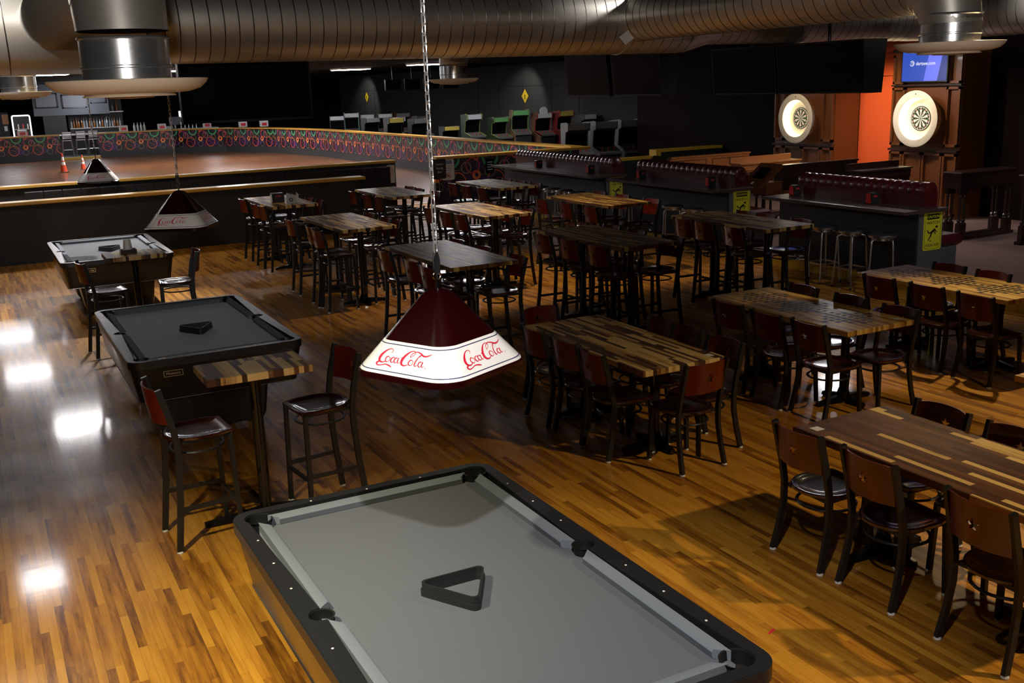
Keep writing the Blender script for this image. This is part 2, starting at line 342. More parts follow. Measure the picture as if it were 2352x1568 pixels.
def text(name, body, m, size, loc, rot, parent, ext=0.0008, align='CENTER', sx=1.0, bold=0.0):
    c = bpy.data.curves.new(name, 'FONT'); c.body = body; c.size = size; c.extrude = ext; c.align_x = align; c.align_y = 'CENTER'; c.offset = bold
    c.materials.append(M[m]); o = bpy.data.objects.new(name, c); COL.objects.link(o); o.location = loc; o.rotation_euler = rot; o.scale = (sx, 1, 1)
    me = bpy.data.meshes.new_from_object(o); me.name = name; bpy.data.objects.remove(o); bpy.data.curves.remove(c)
    o = bpy.data.objects.new(name, me); COL.objects.link(o); o.location = loc; o.rotation_euler = rot; o.scale = (sx, 1, 1)
    if parent: o.parent = parent
    return o
def rrect(x0, y0, x1, y1, r, n=5):
    P = []
    for cx, cy, a0 in ((x1 - r, y0 + r, -90), (x1 - r, y1 - r, 0), (x0 + r, y1 - r, 90), (x0 + r, y0 + r, 180)):
        for k in range(n + 1):
            a = radians(a0 + 90 * k / n); P.append((cx + r * cos(a), cy + r * sin(a)))
    return P

# ================================================================== SETTING
b = MB(); b.box(-9, -4, -0.1, 10.75, 24.1, 0); struct('floor', b, 'floor', label='varnished strip wood floor of the pool and dining area')
b = MB(); b.box(-9, 24.1, -0.1, 15.0, 57.0, 0); struct('floor_rink', b, 'rink', label='brown varnished skating rink floor')
b = MB(); b.box(-9, 57.0, -0.1, 40, 66.0, 0.02); b.box(15.0, 24.1, -0.1, 40, 57.0, 0.02); struct('floor_back', b, 'black', label='dark floor of bar and arcade')
b = MB(); b.box(10.75, -4, -0.1, 16.6, 24.1, 0.15); struct('floor_dart', b, 'carpet', label='raised mauve carpet of the dart area')
b = MB(); b.box(10.72, -4, 0.0, 10.75, 24.0, 0.145); struct('trim_1', b, 'yellow', label='yellow painted riser of the raised area')
b = MB(); b.box(-9, -4, 4.5, 16.6, 22.0, 4.6); struct('ceiling', b, 'blackwall', label='black open ceiling over the tables')
b = MB(); b.box(-9, 22.0, 3.66, 40, 66.0, 3.76); b.box(-9, 21.9, 3.66, 16.6, 22.0, 4.6); struct('ceiling_rink', b, 'blackwall', label='lower black ceiling over the rink')
b = MB(); b.box(16.5, -4, 0, 16.7, 24.1, 4.6); struct('wall_right', b, 'maroonwall', label='dark maroon wall behind the dart cabinets')
b = MB(); b.box(16.44, 14.51, 0.15, 16.5, 15.97, 2.72); b.box(16.44, 14.51, 2.73, 16.5, 15.97, 4.4); b.box(16.435, 14.82, 0.15, 16.44, 14.83, 4.4, 1)
struct('wall_orange', b, ['orange', 'black'], label='bright orange wall panel between the two dart cabinets')
b = MB(); b.box(-9.2, -4, 0, -9, 66, 4.6); struct('wall_left', b, 'blackwall')
b = MB(); b.box(-9, 65.8, 0, 40, 66, 3.7); struct('wall_back', b, 'blackwall', label='dark back wall behind the bar')
b = MB(); b.box(22.0, 24.1, 0, 22.2, 66, 3.7)
for y in (36.2, 38.4, 40.9, 43.2, 45.4, 59.5, 61.2, 63.0): b.box(21.985, y, 0, 22.0, y + 0.02, 2.9, 1)
b.box(21.985, 30, 2.72, 22.0, 66, 2.74, 1)
struct('wall_arcade', b, ['wallgrey', 'black'], label='charcoal panelled wall behind the arcade games')
b = MB(); b.box(-9, -4.2, 0, 16.6, -4, 4.6); struct('wall_front', b, 'blackwall')
# low wall with yellow ledge in front of the rink seating
b = MB(); b.box(-9, 20.25, 0, 7.05, 20.45, 1.05); struct('wall_low', b, 'ponywall', label='black low wall behind the pool tables')
b = MB(); b.box(-9, 20.14, 1.05, 7.14, 20.5, 1.11, c=0.01); struct('trim_2', b, 'railwood', label='yellow wood ledge on the black low wall')
# rink wall, near side
b = MB(); b.box(-9, 23.25, 0, 9.0, 23.4, 1.12); struct('wall_rink_near', b, 'ponywall')
b = MB(); b.box(-9, 23.16, 1.12, 9.0, 23.48, 1.18, c=0.01); struct('trim_3', b, 'railwood', label='wood rail capping the rink wall beside the seating')
b = MB(); b.box(10.02, 23.25, 0, 14.0, 23.4, 1.12); struct('wall_rink_entry', b, 'rings', label='circle pattern rink wall right of the skate entry')
b = MB(); b.box(10.02, 23.16, 1.12, 14.4, 23.48, 1.19, c=0.01); struct('trim_4', b, 'railwood', label='wood rail capping the circle pattern wall by the entry')
b = MB(); b.box(8.9, 24.02, -0.02, 10.6, 24.1, 0.012); struct('trim_5', b, 'white')
# rink wall, right and far sides, with circle laminate above a black kick
def rink_wall(name, p, q, label, t=0.15):
    p = Vector((*p, 0)); q = Vector((*q, 0)); d = (q - p).normalized(); nrm = Vector((d.y, -d.x, 0))
    a = MB(); c_ = MB(); r_ = MB()
    def sl(m, z0, z1, off0, off1, mi=0):
        A = [p + nrm * off0, q + nrm * off0, q + nrm * off1, p + nrm * off1]
        m.loft([[(v.x, v.y, z0) for v in A], [(v.x, v.y, z1) for v in A]], False, mi)
    sl(a, 0, 0.30, 0, t); struct('wall_kick_' + name, a, 'wallgrey_d')
    M['rings_' + name] = ring_mat('circle_pattern_' + name, 1.25, d.x, d.y); sl(c_, 0.30, 1.14, 0, t); struct('wall_rings_' + name, c_, 'rings_' + name, label=label)
    sl(r_, 1.14, 1.20, -0.1, t + 0.1); struct('trim_rail_' + name, r_, 'railwood', label='wood rail on ' + label)
M['wallgrey_d'] = mat('dark_kick_board', (0.03, 0.03, 0.032), 0.6)
for nm, p, q, lb in (('right', (14.1, 23.5), (14.1, 45.0), 'circle pattern rink wall along the arcade side'), ('curve_a', (14.1, 45.0), (13.3, 50.3), 'first bend of the circle pattern rink wall'),
                     ('curve_b', (13.3, 50.3), (11.8, 53.8), 'middle bend of the circle pattern rink wall'), ('curve_c', (11.8, 53.8), (9.5, 55.5), 'last bend of the circle pattern rink wall'),
                     ('far', (9.5, 55.5), (5.95, 55.5), 'circle pattern rink wall in front of the bar'), ('far_left', (4.2, 55.5), (-9, 55.5), 'circle pattern rink wall left of the gap')):
    rink_wall(nm, p, q, lb)
b = MB(); b.box(4.2, 55.4, 0, 5.95, 57.5, 0.10, 0); b.box(4.2, 55.36, 0.0, 5.95, 55.4, 0.10, 1); b.box(4.2, 55.36, 0.10, 5.95, 55.5, 0.115, 2)
struct('trim_6', b, ['wallgrey', 'yellow', 'white'], label='yellow edged step in the rink wall gap')
# stepped yellow rail and low wall at the back right
b = MB(); b.box(12.2, 20.45, 0.15, 14.55, 20.6, 1.0); b.box(14.55, 20.45, 0.15, 16.5, 20.6, 1.14); struct('wall_ramp', b, 'kneewall')
b = MB(); b.box(12.2, 20.38, 1.0, 14.62, 20.66, 1.06); b.box(14.48, 20.38, 1.06, 14.62, 20.66, 1.2); b.box(14.62, 20.38, 1.14, 16.45, 20.66, 1.2)
struct('trim_7', b, 'yellow', label='stepped yellow rail at the back of the dart area')

# ================================================================== CHAIRS
def star_loop(cy, cz, R, r):
    return [(cy + (R if k % 2 == 0 else r) * sin(pi * k / 5), cz + (R if k % 2 == 0 else r) * cos(pi * k / 5)) for k in range(10)]
def bent_panel(z0, z1, hw, xoff, lean, bow, th):
    """curved back board with a star hole; y across, z up; bows towards -x"""
    b = MB()
    def fx(y, z): return xoff - bow * (1 - (y / hw) ** 2) - lean * (z - z0)
    cols = [-hw + i * (hw - 0.045) / 5 for i in range(6)]
    for side in (1, -1):
        for s_, dx in ((0, 0), (1, -th)):
            pass
    def grid(ys, front):
        vs_ = []; fs = []
        for y in ys:
            zt = z1 - 0.010 * (abs(y) / hw) ** 4; 
            for z in (z0, zt): vs_.append((fx(y, z) - (0 if front else th), y, z))
        for i in range(len(ys) - 1):
            q = (2 * i, 2 * i + 2, 2 * i + 3, 2 * i + 1); fs.append(q if not front else q[::-1])
        b.add(vs_, fs, True)
    for front in (True, False):
        grid(cols, front); grid([-c for c in reversed(cols)], front)
        outer = [(-0.045, z0), (0, z0), (0.045, z0), (0.045, z1), (0, z1), (-0.045, z1)]
        hole = star_loop(0, (z0 + z1) / 2, 0.040, 0.016)
        pts = outer + hole
        tri = tessellate_polygon([[Vector((p[0], p[1], 0)) for p in outer], [Vector((p[0], p[1], 0)) for p in hole]])
        fs = []
        for t in tri:
            A, B2, C2 = (Vector(pts[i]) for i in t)
            t = list(t) if (B2 - A).cross(C2 - A) > 0 else list(t)[::-1]
            fs.append(t[::-1] if not front else t)
        b.add([(fx(p[0], p[1]) - (0 if front else th), p[0], p[1]) for p in pts], fs, False)
        if front:
            n = len(hole)
            b.add([(fx(*p), p[0], p[1]) for p in hole] + [(fx(*p) - th, p[0], p[1]) for p in hole], [(i, (i + 1) % n, n + (i + 1) % n, n + i) for i in range(n)], False)
    ys = cols + [0.045 * k / 2 for k in (-1, 0, 1)] + [-c for c in reversed(cols)]
    ys = sorted(set(round(y, 5) for y in ys))
    for z, top in ((z1, 1), (z0, 0)):
        vs_ = []
        for y in ys:
            zz = z - (0.010 * (abs(y) / hw) ** 4 if top and abs(y) > 0.045 else 0); vs_ += [(fx(y, zz), y, zz), (fx(y, zz) - th, y, zz)]
        b.add(vs_, [(2 * i, 2 * i + 2, 2 * i + 3, 2 * i + 1) if top else (2 * i + 1, 2 * i + 3, 2 * i + 2, 2 * i) for i in range(len(ys) - 1)], False)
    for y in (-hw, hw):
        b.add([(fx(y, z0), y, z0), (fx(y, z1), y, z1 - 0.01), (fx(y, z1) - th, y, z1 - 0.01), (fx(y, z0) - th, y, z0)], [(0, 1, 2, 3) if y > 0 else (3, 2, 1, 0)])
    return b
def make_chair(name, label, tall, loc, rz, group):
    """origin on the floor under the seat; faces +x"""
    H = 0.74 if tall else 0.455; T = 1.08 if tall else 0.84; cat = 'bar stool' if tall else 'chair'
    t = thing(name, label, cat, loc, rz, group)
    # seat
    def outline(k, dx=0.0):
        P = []
        for i in range(15):
            a = radians(90 + 180 * i / 14); P.append((-0.02 + 0.195 * cos(a) * k + dx, 0.2 * sin(a) * k))
        P += [(0.10 * k + dx, -0.198 * k), (0.195 * k + dx, -0.165 * k), (0.2 * k + dx, -0.15 * k), (0.2 * k + dx, 0.15 * k), (0.195 * k + dx, 0.165 * k), (0.10 * k + dx, 0.198 * k)]
        return P
    s = MB(); lv = [(0.95, -0.024), (1.0, -0.018), (1.0, -0.004), (0.975, 0.001), (0.84, 0.0), (0.80, -0.006), (0.5, -0.010), (0.05, -0.010)]
    s.loft([[(x, y, H + z) for x, y in outline(k)] for k, z in lv], True, 0); s.build('seat', 'mahogany', t)
    bent_panel(T - 0.235, T - 0.005, 0.178, -0.205, 0.14, 0.05, 0.012).build('backrest', 'back', t)
    for sy in (1, -1):
        q = MB(); y = 0.190 * sy
        if tall: path = [(-0.225, y * 1.07, 0.012), (-0.185, y * 1.02, 0.35), (-0.165, y, H - 0.12), (-0.168, y, H), (-0.19, y, H + 0.13), (-0.245, y, T)]
        else: path = [(-0.225, y * 1.07, 0.012), (-0.19, y * 1.03, 0.16), (-0.163, y, 0.32), (-0.162, y, 0.45), (-0.185, y, 0.58), (-0.25, y, T)]
        q.rtube(path, 0.012, 0.019, (0, 1, 0)); o = q.build('leg', 'metal_black', t)
        g = MB(); g.lathe([(0.019, 0), (0.021, 0.004), (0.017, 0.014)], (-0.226, y * 1.07, 0.0), 8); g.build('foot_glide', 'glide', o)
        q = MB(); q.rtube([(0.185, y * 0.97, 0.012), (0.172, y * 0.88, H - 0.028)], 0.014, 0.014, (0, 1, 0)); o = q.build('leg', 'metal_black', t)
        g = MB(); g.lathe([(0.018, 0), (0.02, 0.004), (0.016, 0.014)], (0.185, y * 0.97, 0.0), 8); g.build('foot_glide', 'glide', o)
    q = MB()   # horseshoe ring under the seat and the seat frame
    zr = H - 0.11
    ring = [(-0.005 + 0.168 * cos(radians(a)), 0.172 * sin(radians(a)), zr) for a in range(0, 360, 15)]
    q.tube(ring, 0.011, 6, closed=True, flat=0.7); q.build('ring_brace', 'metal_black', t)
    q = MB(); fr = [(0.165, -0.15, H - 0.034), (-0.15, -0.165, H - 0.034), (-0.15, 0.165, H - 0.034), (0.165, 0.15, H - 0.034)]
    q.rtube(fr + [fr[0]], 0.012, 0.008, (0, 0, 1)); q.build('seat_frame', 'metal_black', t)
    if tall:
        q = MB(); zf = 0.25
        for sy in (1, -1): q.rtube([(-0.197, 0.2 * sy, zf + 0.03), (0.18, 0.18 * sy, zf + 0.03)], 0.008, 0.014, (0, 1, 0))
        q.rtube([(0.178, -0.18, zf), (0.178, 0.18, zf)], 0.008, 0.014, (1, 0, 0)); q.build('footrest', 'metal_black', t)
    remember(t); return t
PROTO = {}
def chair(x, y, rz, tall, label, group):
    key = tall
    if key not in PROTO: PROTO[key] = make_chair('bar_stool_chair' if tall else 'dining_chair', label, tall, (x, y, 0), rz, group); return PROTO[key]
    return copy_thing(PROTO[key], (x, y, 0), rz, label, group)

# ================================================================== TABLES
def long_table(x, y, z, mkey, label, group, cat='table', L=1.829, W=0.762, boards=False):
    tall = z > 0.9
    t = thing('bar_table' if tall else 'dining_table', label, cat, (x + W / 2, y + L / 2, 0), 0, group)
    a = MB(); a.box(-W / 2, -L / 2, z - 0.045, W / 2, L / 2, z, c=0.004); top = a.build('tabletop', mkey, t)
    if boards:
        s = 0.052
        for k in range(3):
            c = MB(); cy = 0.53 - k * 0.53
            for i in range(8):
                for j in range(8):
                    if (i + j) % 2 == 0:
                        u = (i - 3.5) * s; v = (j - 3.5) * s
                        if boards == 2: u, v = (u + v) * 0.7071, (v - u) * 0.7071
                        hs = s / 2 * 0.96
                        P = [(-hs, -hs), (hs, -hs), (hs, hs), (-hs, hs)]
                        c.add([(u + p[0], cy + v + p[1], z + 0.0006) for p in P], [(0, 1, 2, 3)])
            c.build('checkerboard_inlay', 'sign_blk', top)
    for yy in (-0.52, 0.52):
        c = MB(); c.tube([(0, yy, 0.06), (0, yy, z - 0.05)], 0.038, 14); c.box(-0.2, yy - 0.03, z - 0.06, 0.2, yy + 0.03, z - 0.045); c.lathe([(0.07, 0.045), (0.055, 0.09), (0.04, 0.13)], (0, yy, 0), 14)
        c.build('column', 'cast_black', t)
        f = MB()
        for k in range(4):
            an = radians(90 * k); dx, dy = cos(an), sin(an); r = 0.30 if k % 2 == 0 else 0.24
            P = [(dx * 0.03, yy + dy * 0.03), (dx * r, yy + dy * r)]
            nx, ny = -dy, dx
            lo = []
            for (px, py), hw, h in ((P[0], 0.038, 0.062), (P[1], 0.026, 0.028)):
                lo.append([(px + nx * hw, py + ny * hw, 0.012), (px - nx * hw, py - ny * hw, 0.012), (px - nx * hw * 0.7, py - ny * hw * 0.7, h + 0.01), (px + nx * hw * 0.7, py + ny * hw * 0.7, h + 0.01)])
            f.loft(lo, False); f.cyl((P[1][0] * 0.95, yy + dy * r * 0.93, 0), (P[1][0] * 0.95, yy + dy * r * 0.93, 0.02), 0.018, 0.018, 10)
        f.build('base', 'cast_black', t)
    return t
GB = 'stools with curved backs round the bar tables'; GD = 'low chairs with star backs round the dining tables'
def chairs_round(x, y, W, L, tall, left, right, tname, near=None, far=None, xl=0.13, xr=0.13):
    pos = ['nearest', 'middle', 'farthest']
    kind = 'tall mahogany stool' if tall else 'low mahogany star back chair'
    g = GB if tall else GD
    for side, ys, sg in (('left', sorted(left), 1), ('right', sorted(right), -1)):
        for i, yy in enumerate(ys):
            px = x + xl if sg == 1 else x + W - xr
            px += random.uniform(-0.02, 0.02); rz = 0 if sg == 1 else pi
            chair(px, yy, rz + random.uniform(-0.06, 0.06), tall, f'{pos[i]} {kind} on the {side} of {tname}', g)
    if near: chair(near[0], near[1], near[2], tall, f'{kind} at the near end of {tname}', g)
    if far: chair(far[0], far[1], far[2], tall, f'{kind} at the far end of {tname}', g)
W, L = 0.762, 1.829
# dining height
GT = 'long butcher block dining tables'
long_table(4.19, 2.66, 0.76, 'butcher_dark', 'dark brown striped low table nearest the camera at the right', GT)
chairs_round(4.19, 2.66, W, L, False, [4.27, 3.73, 3.03], [4.12, 3.60], 'the dark brown low table', xl=0.08, xr=0.14)
long_table(6.19, 2.66, 0.76, 'butcher_light', 'low table with only its corner showing at the right edge', GT)
long_table(4.14, 5.99, 0.76, 'butcher', 'boldly striped low table just right of the near pendant lamp', GT)
chairs_round(4.14, 5.99, W, L, False, [7.40, 6.92, 6.46], [7.06, 6.68, 6.18], 'the boldly striped low table', near=(4.50, 5.98, pi / 2 + 0.06), far=(4.48, 7.86, -pi / 2 + 0.1), xl=0.12, xr=0.09)
long_table(6.19, 6.03, 0.76, 'butcher_light', 'low table with three inlaid checkerboards, the nearer of the two', GT, boards=2)
chairs_round(6.19, 6.03, W, L, False, [7.26, 6.72, 6.24], [7.42, 6.80, 6.20], 'the nearer checkerboard table', xl=0.0, xr=0.20)
long_table(8.20, 6.08, 0.76, 'butcher_light', 'low table with three inlaid checkerboards cut by the right edge', GT, boards=2)
chairs_round(8.20, 6.08, W, L, False, [7.33, 6.75, 6.18], [7.35, 6.82], 'the right edge checkerboard table', xl=-0.04, xr=0.26)
# bar height
GT = 'long butcher block bar tables'
bt = [(4.12, 9.29, 'butcher_mid', 'the greyish bar table behind the lamp', [10.55, 9.77, 9.33], [10.7, 10.03, 9.30]),
      (4.16, 12.80, 'butcher', 'the left row second bar table', [14.1, 13.1, 12.75], [13.9, 13.24, 12.9]),
      (4.17, 16.26, 'butcher', 'the bar table with the napkin box', [17.5, 16.6, 16.2], [17.5, 16.75, 16.25]),
      (6.17, 16.20, 'butcher', 'the middle row farthest bar table', [17.3, 16.6, 16.05], [17.25, 16.8, 16.1]),
      (6.17, 12.74, 'butcher', 'the middle row second bar table', [14.0, 13.4, 13.0], [13.85, 13.27, 12.75]),
      (8.16, 16.15, 'butcher', 'the right row farthest bar table', [17.3, 16.7, 16.1], [17.2, 16.65, 16.1]),
      (6.12, 9.25, 'butcher_mid', 'the dark brown bar table', [10.5, 9.95, 9.35], [10.55, 10.02, 9.30]),
      (8.13, 12.62, 'butcher_mid', 'the right row second bar table', [13.8, 13.07, 12.4], [14.0, 13.36, 12.55]),
      (8.15, 9.30, 'butcher', 'the bar table beside the aluminium stools', [10.47, 10.1, 9.5], [10.5, 10.1, 9.45])]
lab = ['greyish glossy bar table right behind the near pendant lamp', 'glossy striped bar table, second in the left row', 'striped bar table with a napkin box beside the low wall',
       'small looking bar table at the far end of the middle row', 'glossy bar table, second in the middle row', 'farthest bar table in the right row before the circle wall',
       'dark brown bar table behind the boldly striped low table', 'bar table, second in the right row before the first counter', 'yellowish bar table nearest the row of aluminium stools']
XL = [.10, .01, .17, .10, .12, .05, .10, -.02, .12]; XR = [.15, .10, .11, .07, .16, .11, .11, .06, .08]
for (x, y, mk, nm, lf, rt), lb, xl_, xr_ in zip(bt, lab, XL, XR):
    long_table(x, y, 1.07, mk, lb, GT); chairs_round(x, y, W, L, True, [q * 1.0235 for q in lf], [q * 1.0235 for q in rt], nm, xl=xl_, xr=xr_)
# small pub tables between the pool tables
def pub_table(x0, y0, x1, y1, label):
    t = thing('pub_table', label, 'table', ((x0 + x1) / 2, (y0 + y1) / 2, 0), 0, 'small drink tables between the pool tables')
    w, h = (x1 - x0) / 2, (y1 - y0) / 2
    a = MB(); a.box(-w, -h, 1.02, w, h, 1.07, c=0.004); a.build('tabletop', 'butcher', t)
    c = MB(); c.tube([(0, 0, 0.05), (0, 0, 1.02)], 0.04, 14); c.box(-0.15, -0.15, 1.005, 0.15, 0.15, 1.02); c.build('column', 'cast_black', t)
    for k in range(4):
        f = MB(); an = radians(90 * k); dx, dy = cos(an), sin(an); nx, ny = -dy, dx; lo = []
        for r, hw, h_ in ((0.02, 0.035, 0.07), (0.42, 0.026, 0.035)):
            lo.append([(dx * r + nx * hw, dy * r + ny * hw, 0.012), (dx * r - nx * hw, dy * r - ny * hw, 0.012), (dx * r - nx * hw * .7, dy * r - ny * hw * .7, h_), (dx * r + nx * hw * .7, dy * r + ny * hw * .7, h_)])
        f.loft(lo, False); f.cyl((dx * .39, dy * .39, 0), (dx * .39, dy * .39, 0.015), 0.018, 0.018, 10); f.build('leg', 'cast_black', t)
    return t
pub_table(1.15, 6.48, 1.84, 6.92, 'small thick butcher block drink table behind the nearest pool table')
pub_table(1.25, 12.36, 1.90, 12.86, 'small butcher block drink table holding the white cup, before the far pool table')
g = 'stools at the small drink tables'
chair(1.07, 6.60, 0.06, True, 'tall stool left of the small drink table, red back to the camera', g)
chair(1.92, 6.70, pi + 0.12, True, 'tall stool right of the near small drink table, half lost in shadow', g)
chair(1.20, 12.27, 0.1, True, 'tall stool left of the far small drink table', g)
chair(1.98, 12.36, pi - 0.1, True, 'tall stool right of the far small drink table, seen side on', g)

# ================================================================== POOL TABLES
def pool_table(x0, y0, label, Wp=1.41, Lp=2.42, marker=False):
    t = thing('pool_table', label, 'pool table', (x0 + Wp / 2, y0 + Lp / 2, 0), 0, 'black and grey pool tables')
    a, h = Wp / 2, Lp / 2; ia, ib = a - 0.105, h - 0.105   # cushion back line
    outer = rrect(-a, -h, a, h, 0.105, 8)
    hole = []
    pr = 0.066
    def arc(cx, cy, r, a0, a1, n=10): return [(cx + r * cos(radians(a0 + (a1 - a0) * k / n)), cy + r * sin(radians(a0 + (a1 - a0) * k / n))) for k in range(n + 1)]
    # go round the opening counter clockwise, bulging into each pocket
    cc = 0.012; sp = 0.052
    th = math.degrees(math.asin(cc / pr))
    hole += arc(ia - cc, -ib + cc, pr, -90 - 35, 35)
    hole += arc(ia + 0.012, 0, sp, -100, 100, 10)
    hole += arc(ia - cc, ib - cc, pr, -35, 125)
    hole += arc(-ia + cc, ib - cc, pr, 55, 215)
    hole += arc(-ia - 0.012, 0, sp, 80, 280, 10)
    hole += arc(-ia + cc, -ib + cc, pr, 145, 305)
    r = MB(); r.prism(outer, 0.738, 0.797, 0, [hole[::-1]], smooth=False)
    o2 = rrect(-a + 0.006, -h + 0.006, a - 0.006, h - 0.006, 0.1, 8)
    r.prism(o2, 0.797, 0.800, 0, [hole[::-1]])
    for sx in (-1, 1):
        for k in (-3, -2, -1, 1, 2, 3):
            r.cyl((sx * (a - 0.05), k * (2 * ib / 8), 0.800), (sx * (a - 0.05), k * (2 * ib / 8), 0.8012), 0.0055, 0.0055, 10, 1)
        for k in (-1, 0, 1): r.cyl((k * (2 * ia / 4), sx * (h - 0.05), 0.800), (k * (2 * ia / 4), sx * (h - 0.05), 0.8012), 0.0055, 0.0055, 10, 1)
    r.build('rail', ['rail', 'dot'], t)
    bed = MB()
    bed.prism([(ia - .035, -ib + .0), (ia, -ib + .035), (ia, -.03), (ia - .02, 0), (ia, .03), (ia, ib - .035), (ia - .035, ib), (-ia + .035, ib), (-ia, ib - .035), (-ia, .03), (-ia + .02, 0), (-ia, -.03), (-ia, -ib + .035), (-ia + .035, -ib)], 0.70, 0.755)
    bed.build('playing_bed', 'felt', t)
    def cushion(p, q, inn):
        c = MB(); p = Vector((*p, 0)); q = Vector((*q, 0)); d = (q - p).normalized(); n_ = Vector((*inn, 0)); lo = []
        for pt, cut in ((p, d), (q, -d)):
            b0 = pt; n1 = pt + n_ * 0.048 + cut * 0.045
            lo.append([(b0.x, b0.y, 0.755), (n1.x, n1.y, 0.757), (n1.x + n_.x * 0.006, n1.y + n_.y * 0.006, 0.785), (n1.x - n_.x * 0.004, n1.y - n_.y * 0.004, 0.793), (b0.x, b0.y, 0.797)])
        c.loft(lo, False); c.build('cushion', 'cushion', t)
    g_ = 0.062
    cushion((-ia + g_, ib), (ia - g_, ib), (0, -1)); cushion((-ia + g_, -ib), (ia - g_, -ib), (0, 1))
    for sx in (1, -1):
        cushion((sx * ia, 0.052), (sx * ia, ib - g_), (-sx, 0)); cushion((sx * ia, -ib + g_), (sx * ia, -0.052), (-sx, 0))
    for px, py, rr in ((ia - cc, ib - cc, pr), (ia - cc, -ib + cc, pr), (-ia + cc, ib - cc, pr), (-ia + cc, -ib + cc, pr), (ia + 0.012, 0, sp), (-ia - 0.012, 0, sp)):
        k = MB(); k.lathe([(rr + 0.004, 0.796), (rr - 0.004, 0.794), (rr - 0.01, 0.70), (0.01, 0.66)], (px, py, 0), 20, caps=False); k.build('pocket', 'pocket', t)
    ap = MB()
    def rr_(i, z, rad): return [(x, y, z) for x, y in rrect(-a + i, -h + i, a - i, h - i, rad, 4)]
    ap.loft([rr_(0.13, 0.45, 0.05), rr_(0.06, 0.455, 0.07), rr_(0.012, 0.735, 0.1), rr_(0.03, 0.738, 0.1)], False, 0)
    ap.build('apron', 'apron', t)
    tr = MB(); tr.tube([(x, y, 0.452) for x, y in rrect(-a + 0.058, -h + 0.058, a - 0.058, h - 0.058, 0.07, 4)], 0.0035, 6, closed=True); tr.build('trim_line', 'alu', t)
    for sy in (1, -1):
        lg = MB(); lg.loft([rr for rr in ([(x, y, z) for x, y in rrect(-a + i, sy * (h - 0.62) - 0.2, a - i, sy * (h - 0.62) + 0.2, 0.03, 3)] for i, z in ((0.30, 0.05), (0.27, 0.10), (0.22, 0.45)))], False)
        o = lg.build('leg', 'apron', t)
        f = MB()
        for sx in (1, -1): f.lathe([(0.045, 0), (0.05, 0.01), (0.03, 0.03), (0.02, 0.055)], (sx * (a - 0.36), sy * (h - 0.62), 0), 16)
        f.build('levelling_foot', 'chrome', o)
    pl = MB()
    for q in ((-.075, .075, .020, .024), (-.075, .075, -.024, -.020), (-.075, -.071, -.024, .024), (.071, .075, -.024, .024)): pl.box(q[0], -.0015, q[2], q[1], .004, q[3])
    po = pl.build('maker_plate', 'brass', t, (-a + 0.33, -h + 0.0135, 0.675)); po.rotation_euler = (radians(-8), 0, 0)
    text('plate_text', 'Minnesota', 'brass', 0.034, (0, -0.0006, 0), (radians(90), 0, 0), po, 0.0004, sx=0.8)
    if marker:
        q = MB(); q.box(-a + 0.23, -h + 0.02, 0.8003, -a + 0.29, -h + 0.06, 0.8015); q.build('sticker', 'paper', t)
    return t
pool_table(0.905, 2.48, 'grey felt pool table nearest the camera, black rails'); pool_table(0.90, 8.32, 'pool table in the middle, shadowed grey felt, white sticker on its rail', marker=True)
pool_table(0.885, 14.22, 'farthest pool table, pale glossy looking felt by the low wall')
def tri_rack(x, y, rz, label, s=0.165, z=0.755):
    b = MB()
    def rt(R, r):
        P = []
        for k in range(3):
            c = radians(90 + 120 * k); cx, cy = (R - r * 2) * cos(c), (R - r * 2) * sin(c)
            for j in range(7): a_ = c + radians(-60 + 20 * j); P.append((cx + r * cos(a_) * 1.0, cy + r * sin(a_)))
        return P
    b.prism(rt(s + 0.028, 0.026), 0.0, 0.026, 0, [rt(s, 0.019)[::-1]], smooth=True); b.prism(rt(s + 0.020, 0.024), 0.026, 0.058, 0, [rt(s + 0.004, 0.020)[::-1]], smooth=True)
    o = b.build('triangle_rack', 'rackblack', None, (x, y, z + 0.0005)); o.rotation_euler = (0, 0, rz)
    return tag(o, label, 'ball rack', 'triangle ball racks')
tri_rack(1.58, 3.63, pi, 'black triangle rack on the nearest pool table')
tri_rack(1.64, 9.40, pi, 'black triangle rack on the middle pool table')
tri_rack(1.62, 15.40, pi, 'black triangle rack on the farthest pool table')

# ================================================================== PENDANT LAMPS
def catmull(P, n=6):
    out = []
    for i in range(len(P) - 1):
        p0 = P[max(i - 1, 0)]; p1 = P[i]; p2 = P[i + 1]; p3 = P[min(i + 2, len(P) - 1)]
        for k in range(n):
            t_ = k / n
            out.append(tuple(0.5 * ((2 * b_) + (-a_ + c_) * t_ + (2 * a_ - 5 * b_ + 4 * c_ - d_) * t_ * t_ + (-a_ + 3 * b_ - 3 * c_ + d_) * t_ ** 3) for a_, b_, c_, d_ in zip(p0, p1, p2, p3)))
    out.append(tuple(P[-1])); return out
